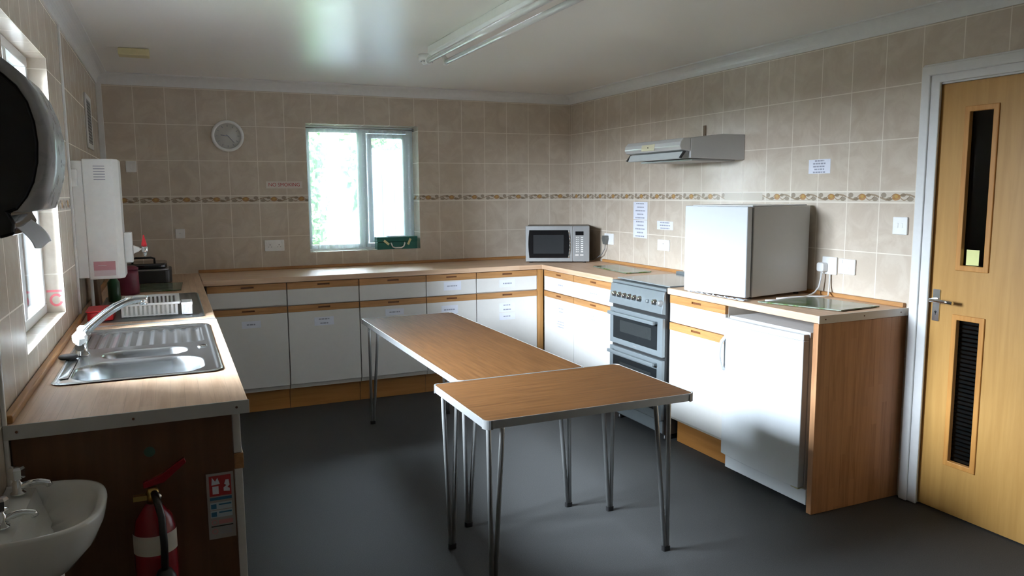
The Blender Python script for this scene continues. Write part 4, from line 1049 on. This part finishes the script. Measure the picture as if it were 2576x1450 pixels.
obj('cable', MB().tube([(W-.012, -2.945, 1.056), (W-.014, -2.947, 1.0), (W-.026, -2.955, .968), (W-.06, -2.985, .948), (W-.10, -2.975, .9465), (W-.16, -2.945, .9465), (W-.26, -2.925, .9465), (W-.36, -2.93, .9465)], .0040, 8), M['cable'], pc)
pg = thing('plug', 'grey plug of the microwave in the wall socket', 'plug', (W-.03, -.655, 1.13))
obj('plug_body', MB().prism([(-.67, 1.085), (-.640, 1.085), (-.625, 1.13), (-.632, 1.155), (-.68, 1.155), (-.684, 1.13)], W-.045, W-.0125, 'x'), plain('grey_plug', (.13, .13, .12), .4), pg, bevel=.004)
obj('cable', MB().tube([(W-.03, -.655, 1.087), (W-.032, -.655, 1.05), (W-.04, -.62, 1.0), (W-.05, -.55, .965), (W-.06, -.50, .9465), (W-.08, -.42, .9465)], .0035, 8), M['greycable'], pg)

def notice_right(ya, yb, za, zb, lines, label):
    o = paper(None, W-.0004, ya, yb, za, zb, None, axis='x', lines=lines, name='notice'); return tag(o, label, 'notice', 'paper notices on the right wall')
notice_right(-1.018, -1.204, 1.295, 1.426, 5, 'upper sheet of the tall notice pair on the right wall')
notice_right(-1.018, -1.204, 1.158, 1.292, 5, 'lower sheet of the tall notice pair on the right wall')
notice_right(-1.330, -1.522, 1.232, 1.292, 3, 'small notice over the cooker switch on the right wall')
notice_right(-2.755, -2.906, 1.592, 1.668, 5, 'white printed notice above the tile frieze right of the hood')
ns = thing('no_smoking_sign', 'white sign with red NO SMOKING lettering beside the back window', 'sign', (1.2, 0, 1.55))
obj('sign_board', BX(1.072, 1.334, -.003, -.0005, 1.546, 1.598), plain('cream_sign', (.66, .60, .54), .5), ns, bevel=.001)
vs, fs = textmesh('NO SMOKING', .036)
obj('lettering', MB().add(vs, fs, M=Matrix.Translation((1.203, -.0034, 1.572)) @ Matrix.Rotation(radians(90), 4, 'X')), M['signred'], ns)

# clock
cl = thing('wall_clock', 'round white wall clock on the tiled back wall', 'clock', (.822, 0, 1.92))
Mc = AX((.822, -.0005, 1.922), (0, -1, 0))
obj('rim', MB().add(*(lambda g: (g.v, g.f))(MB().lathe([(.112, 0), (.112, .020), (.104, .030), (.092, .026), (.090, .012)], 48)), 0, True, Mc), M['plastic'], cl)
obj('face', MB().lathe([(.091, .012), (.091, .0135)], 40, M=Mc), plain('clock_face', (.62, .61, .58), .5), cl)
mk = MB()
for k in range(12):
    a = 2*pi*k/12; ln = .014; p0 = Vector((.822+.080*sin(a), -.0145, 1.922+.080*cos(a))); p1 = Vector((.822+(.080-ln)*sin(a), -.0145, 1.922+(.080-ln)*cos(a))); mk.tube([p0, p1], .0018, 6)
obj('hour_marks', mk, M['ink'], cl)
def hand(a, ln, w):
    return MB().tube([(.822-.012*sin(a), -.018, 1.922-.012*cos(a)), (.822+ln*sin(a), -.018, 1.922+ln*cos(a))], w, 6)
obj('hour_hand', hand(radians(278), .048, .003), M['ink'], cl); obj('minute_hand', hand(radians(138), .062, .0024), M['ink'], cl)

# vent grille on left wall
vg = thing('vent_grille', 'white vent grille with dark slots high on the left wall', 'vent', (0, -.72, 1.78))
v0, v1, vz0, vz1 = -.93, -.60, 1.775, 2.085
obj('vent_frame', MB().ring([(v0, vz0), (v1, vz0), (v1, vz1), (v0, vz1)], [(v0+.03, vz0+.03), (v1-.03, vz0+.03), (v1-.03, vz1-.03), (v0+.03, vz1-.03)], .0005, .010, 0, 'x'), M['white'], vg, bevel=.002)
obj('vent_backing', BX(.0005, .0075, v0+.029, v1-.029, vz0+.029, vz1-.029), M['cook_dark'], vg)
lv = MB()
for k in range(14):
    zz = vz0+.036+k*.0182; lv.box(.0076, .0080, v0+.03, v1-.03, zz, zz+.0035)
for k in range(6):
    yy = v0+.03+(k+.5)*(v1-v0-.06)/6; lv.box(.0076, .0081, yy-.0025, yy+.0025, vz0+.03, vz1-.03)
obj('vent_louvre', lv, M['enamel_grey'], vg)

# ================================================================== CEILING FITTINGS
ft = thing('fluorescent_light', 'unlit twin tube fluorescent batten on the ceiling', 'ceiling light', (1.838, -2.45, H))
lx = 1.838; ly0, ly1 = -3.50, -1.71
obj('batten', MB().prism([(lx-.048, H-.001), (lx-.048, H-.040), (lx-.034, H-.052), (lx+.034, H-.052), (lx+.048, H-.040), (lx+.048, H-.001)], ly0, ly1, 'y'), M['white'], ft, bevel=.003)
for xx in (lx-.050, lx+.056):
    obj('tube', MB().tube([(xx, ly0+.02, H-.082), (xx, ly1-.02, H-.082)], .014, 18), plain('frosted_tube', (.74, .74, .76), .25), ft)
    for yy in (ly0, ly1-.020):
        obj('lamp_holder', MB().prism([(xx-.012, H-.100), (xx+.012, H-.100), (xx+.014, H-.070), (lx+(.045 if xx > lx else -.030), H-.038), (lx+(.030 if xx > lx else -.045), H-.045), (xx-.014, H-.07)], yy, yy+.020, 'y'), M['plastic'], ft, bevel=.002)
sd = thing('smoke_detector', 'round white smoke detector on the ceiling at the light fitting end', 'smoke detector', (1.85, -1.45, H))
Ms = Matrix.Translation((1.866, -1.455, H-.0005)) @ Matrix.Rotation(pi, 4, 'X')
obj('base', MB().lathe([(.050, 0), (.050, .032), (.046, .038)], 36, M=Ms), M['plastic'], sd)
obj('sensor_head', MB().lathe([(.034, .0385), (.034, .046), (.022, .058), (.008, .060)], 28, M=Ms), M['plastic'], sd)
ds = MB()
for k in range(8):
    a = 2*pi*k/8; c = Ms @ Vector((.0335*cos(a), .0335*sin(a), .043)); ds.lathe([(.004, -.0025), (.004, .0025)], 8, M=Matrix.Translation(c))
obj('vent_slots', ds, M['ink'], sd)
el = thing('emergency_light', 'small yellowed plastic box fixed to ceiling near left wall', 'ceiling fitting', (.28, -1.0, H))
obj('box', BX(.195, .355, -1.06, -.96, H-.040, H-.001), M['yellowed'], el, bevel=.005)
obj('mount', BX(.215, .335, -.958, -.93, H-.018, H-.001), M['white'], el, bevel=.003)

# toolbox on the window sill
tb = thing('tool_box', 'dark green metal box with white handle on the back window sill', 'tool box', (2.05, .04, 1.06))
bz0 = 1.0605
obj('box_body', BX(1.895, 2.222, -.008, .080, bz0, bz0+.060), M['green'], tb, bevel=.003)
obj('lid', BX(1.893, 2.224, -.010, .082, bz0+.0605, bz0+.098), M['green'], tb, bevel=.004)
obj('handle', MB().tube([(2.005, -.010, bz0+.050), (2.005, -.020, bz0+.046), (2.015, -.022, bz0+.020), (2.035, -.022, bz0+.012), (2.085, -.022, bz0+.012), (2.105, -.022, bz0+.022), (2.115, -.020, bz0+.048), (2.115, -.010, bz0+.052)], .0055, 10), M['plastic'], tb, label='white plastic handle')
def strip(cx_, cz_, ang): 
    return MB().box(-.009, .009, -.0118, -.0103, -.026, .026, M=Matrix.Translation((cx_, 0, cz_)) @ Matrix.Rotation(radians(ang), 4, 'Y'))
obj('tape', strip(1.968, bz0+.055, -50), M['yellow'], tb); obj('tape', strip(2.155, bz0+.058, 25), M['yellow'], tb)
tag(obj('papers', BX(1.99, 2.14, .01, .07, bz0+.0985, bz0+.104), M['paper'], bevel=.001), 'few white papers lying on top of the green box', 'papers')

# ================================================================== FOLDING TABLES
def table(label, x0, x1, y0, y1, top, mat, feet, sprd):
    t = thing('folding_table', label, 'table', ((x0+x1)/2, (y0+y1)/2, 0), group='folding tables in the middle'); rr = .028; th = .030
    obj('table_top', MB().prism(rrect(x0+.004, x1-.004, y0+.004, y1-.004, rr-.003), top-.018, top-.0005, 'z'), mat, t)
    obj('edge_trim', MB().ring(rrect(x0, x1, y0, y1, rr), rrect(x0+.0035, x1-.0035, y0+.0035, y1-.0035, rr-.0035), top-th, top+.001), M['alu'], t, bevel=.0008)
    for k, (cx_, cy_) in enumerate(((x0, y0), (x1, y0), (x0, y1), (x1, y1))):
        sx_ = 1 if cx_ == x0 else -1; sy_ = 1 if cy_ == y0 else -1
        a0 = {(1, 1): 180, (-1, 1): 270, (1, -1): 90, (-1, -1): 0}[(sx_, sy_)]; O = []; I = []
        for q in range(7):
            a = radians(a0+90*q/6); ox, oy = cx_+sx_*rr, cy_+sy_*rr
            O.append((ox+(rr+.003)*cos(a), oy+(rr+.003)*sin(a))); I.append((ox+(rr+.0002)*cos(a), oy+(rr+.0002)*sin(a)))
        obj('corner_cap', MB().prism(O+I[::-1], top-th-.002, top+.0015, 'z'), M['silver'], t)
    for (fx0, fy0, t0, t1, ty) in feet:
        p = MB()
        for tx in (t0, t1):
            off = (.006 if tx == t1 else -.006)
            p.tube([(tx+(.0), ty+(.03 if ty < fy0 else -.03), top-.026), (tx, ty+(.008 if ty < fy0 else -.008), top-.032), (tx*.97+fx0*.03, ty*.97+fy0*.03, top-.055), (fx0+off, fy0, .012)], .0095, 12)
        leg = obj('leg', p, M['tube'], t)
        obj('rubber_foot', MB().prism(rrect(fx0-.018, fx0+.018, fy0-.012, fy0+.012, .009, 4), .001, .022, 'z'), M['black'], leg)
    for yy in sorted(set(round(q[4], 2) for q in feet)):
        obj('leg_bar', MB().tube([(x0+.05, yy, top-.029), (x1-.05, yy, top-.029)], .009, 10), M['tube'], t)
    return t
table('nearer folding table with brown wood effect top, set crosswise', 1.383, 2.288, -3.535, -2.944, .700, M['teak_x'],
      [(1.452, -3.425, 1.418, 1.474, -3.475), (2.239, -3.425, 2.140, 2.205, -3.475), (1.426, -3.030, 1.412, 1.475, -2.985), (2.238, -2.975, 2.195, 2.262, -2.960)], .03)
table('longer folding table with brown wood effect top reaching towards the back cabinets', 1.500, 2.118, -2.940, -1.104, .700, M['teak_y'],
      [(1.566, -2.858, 1.535, 1.600, -2.900), (2.083, -2.850, 2.005, 2.065, -2.885), (1.551, -1.130, 1.535, 1.595, -1.170), (2.068, -1.125, 2.010, 2.070, -1.165)], .03)
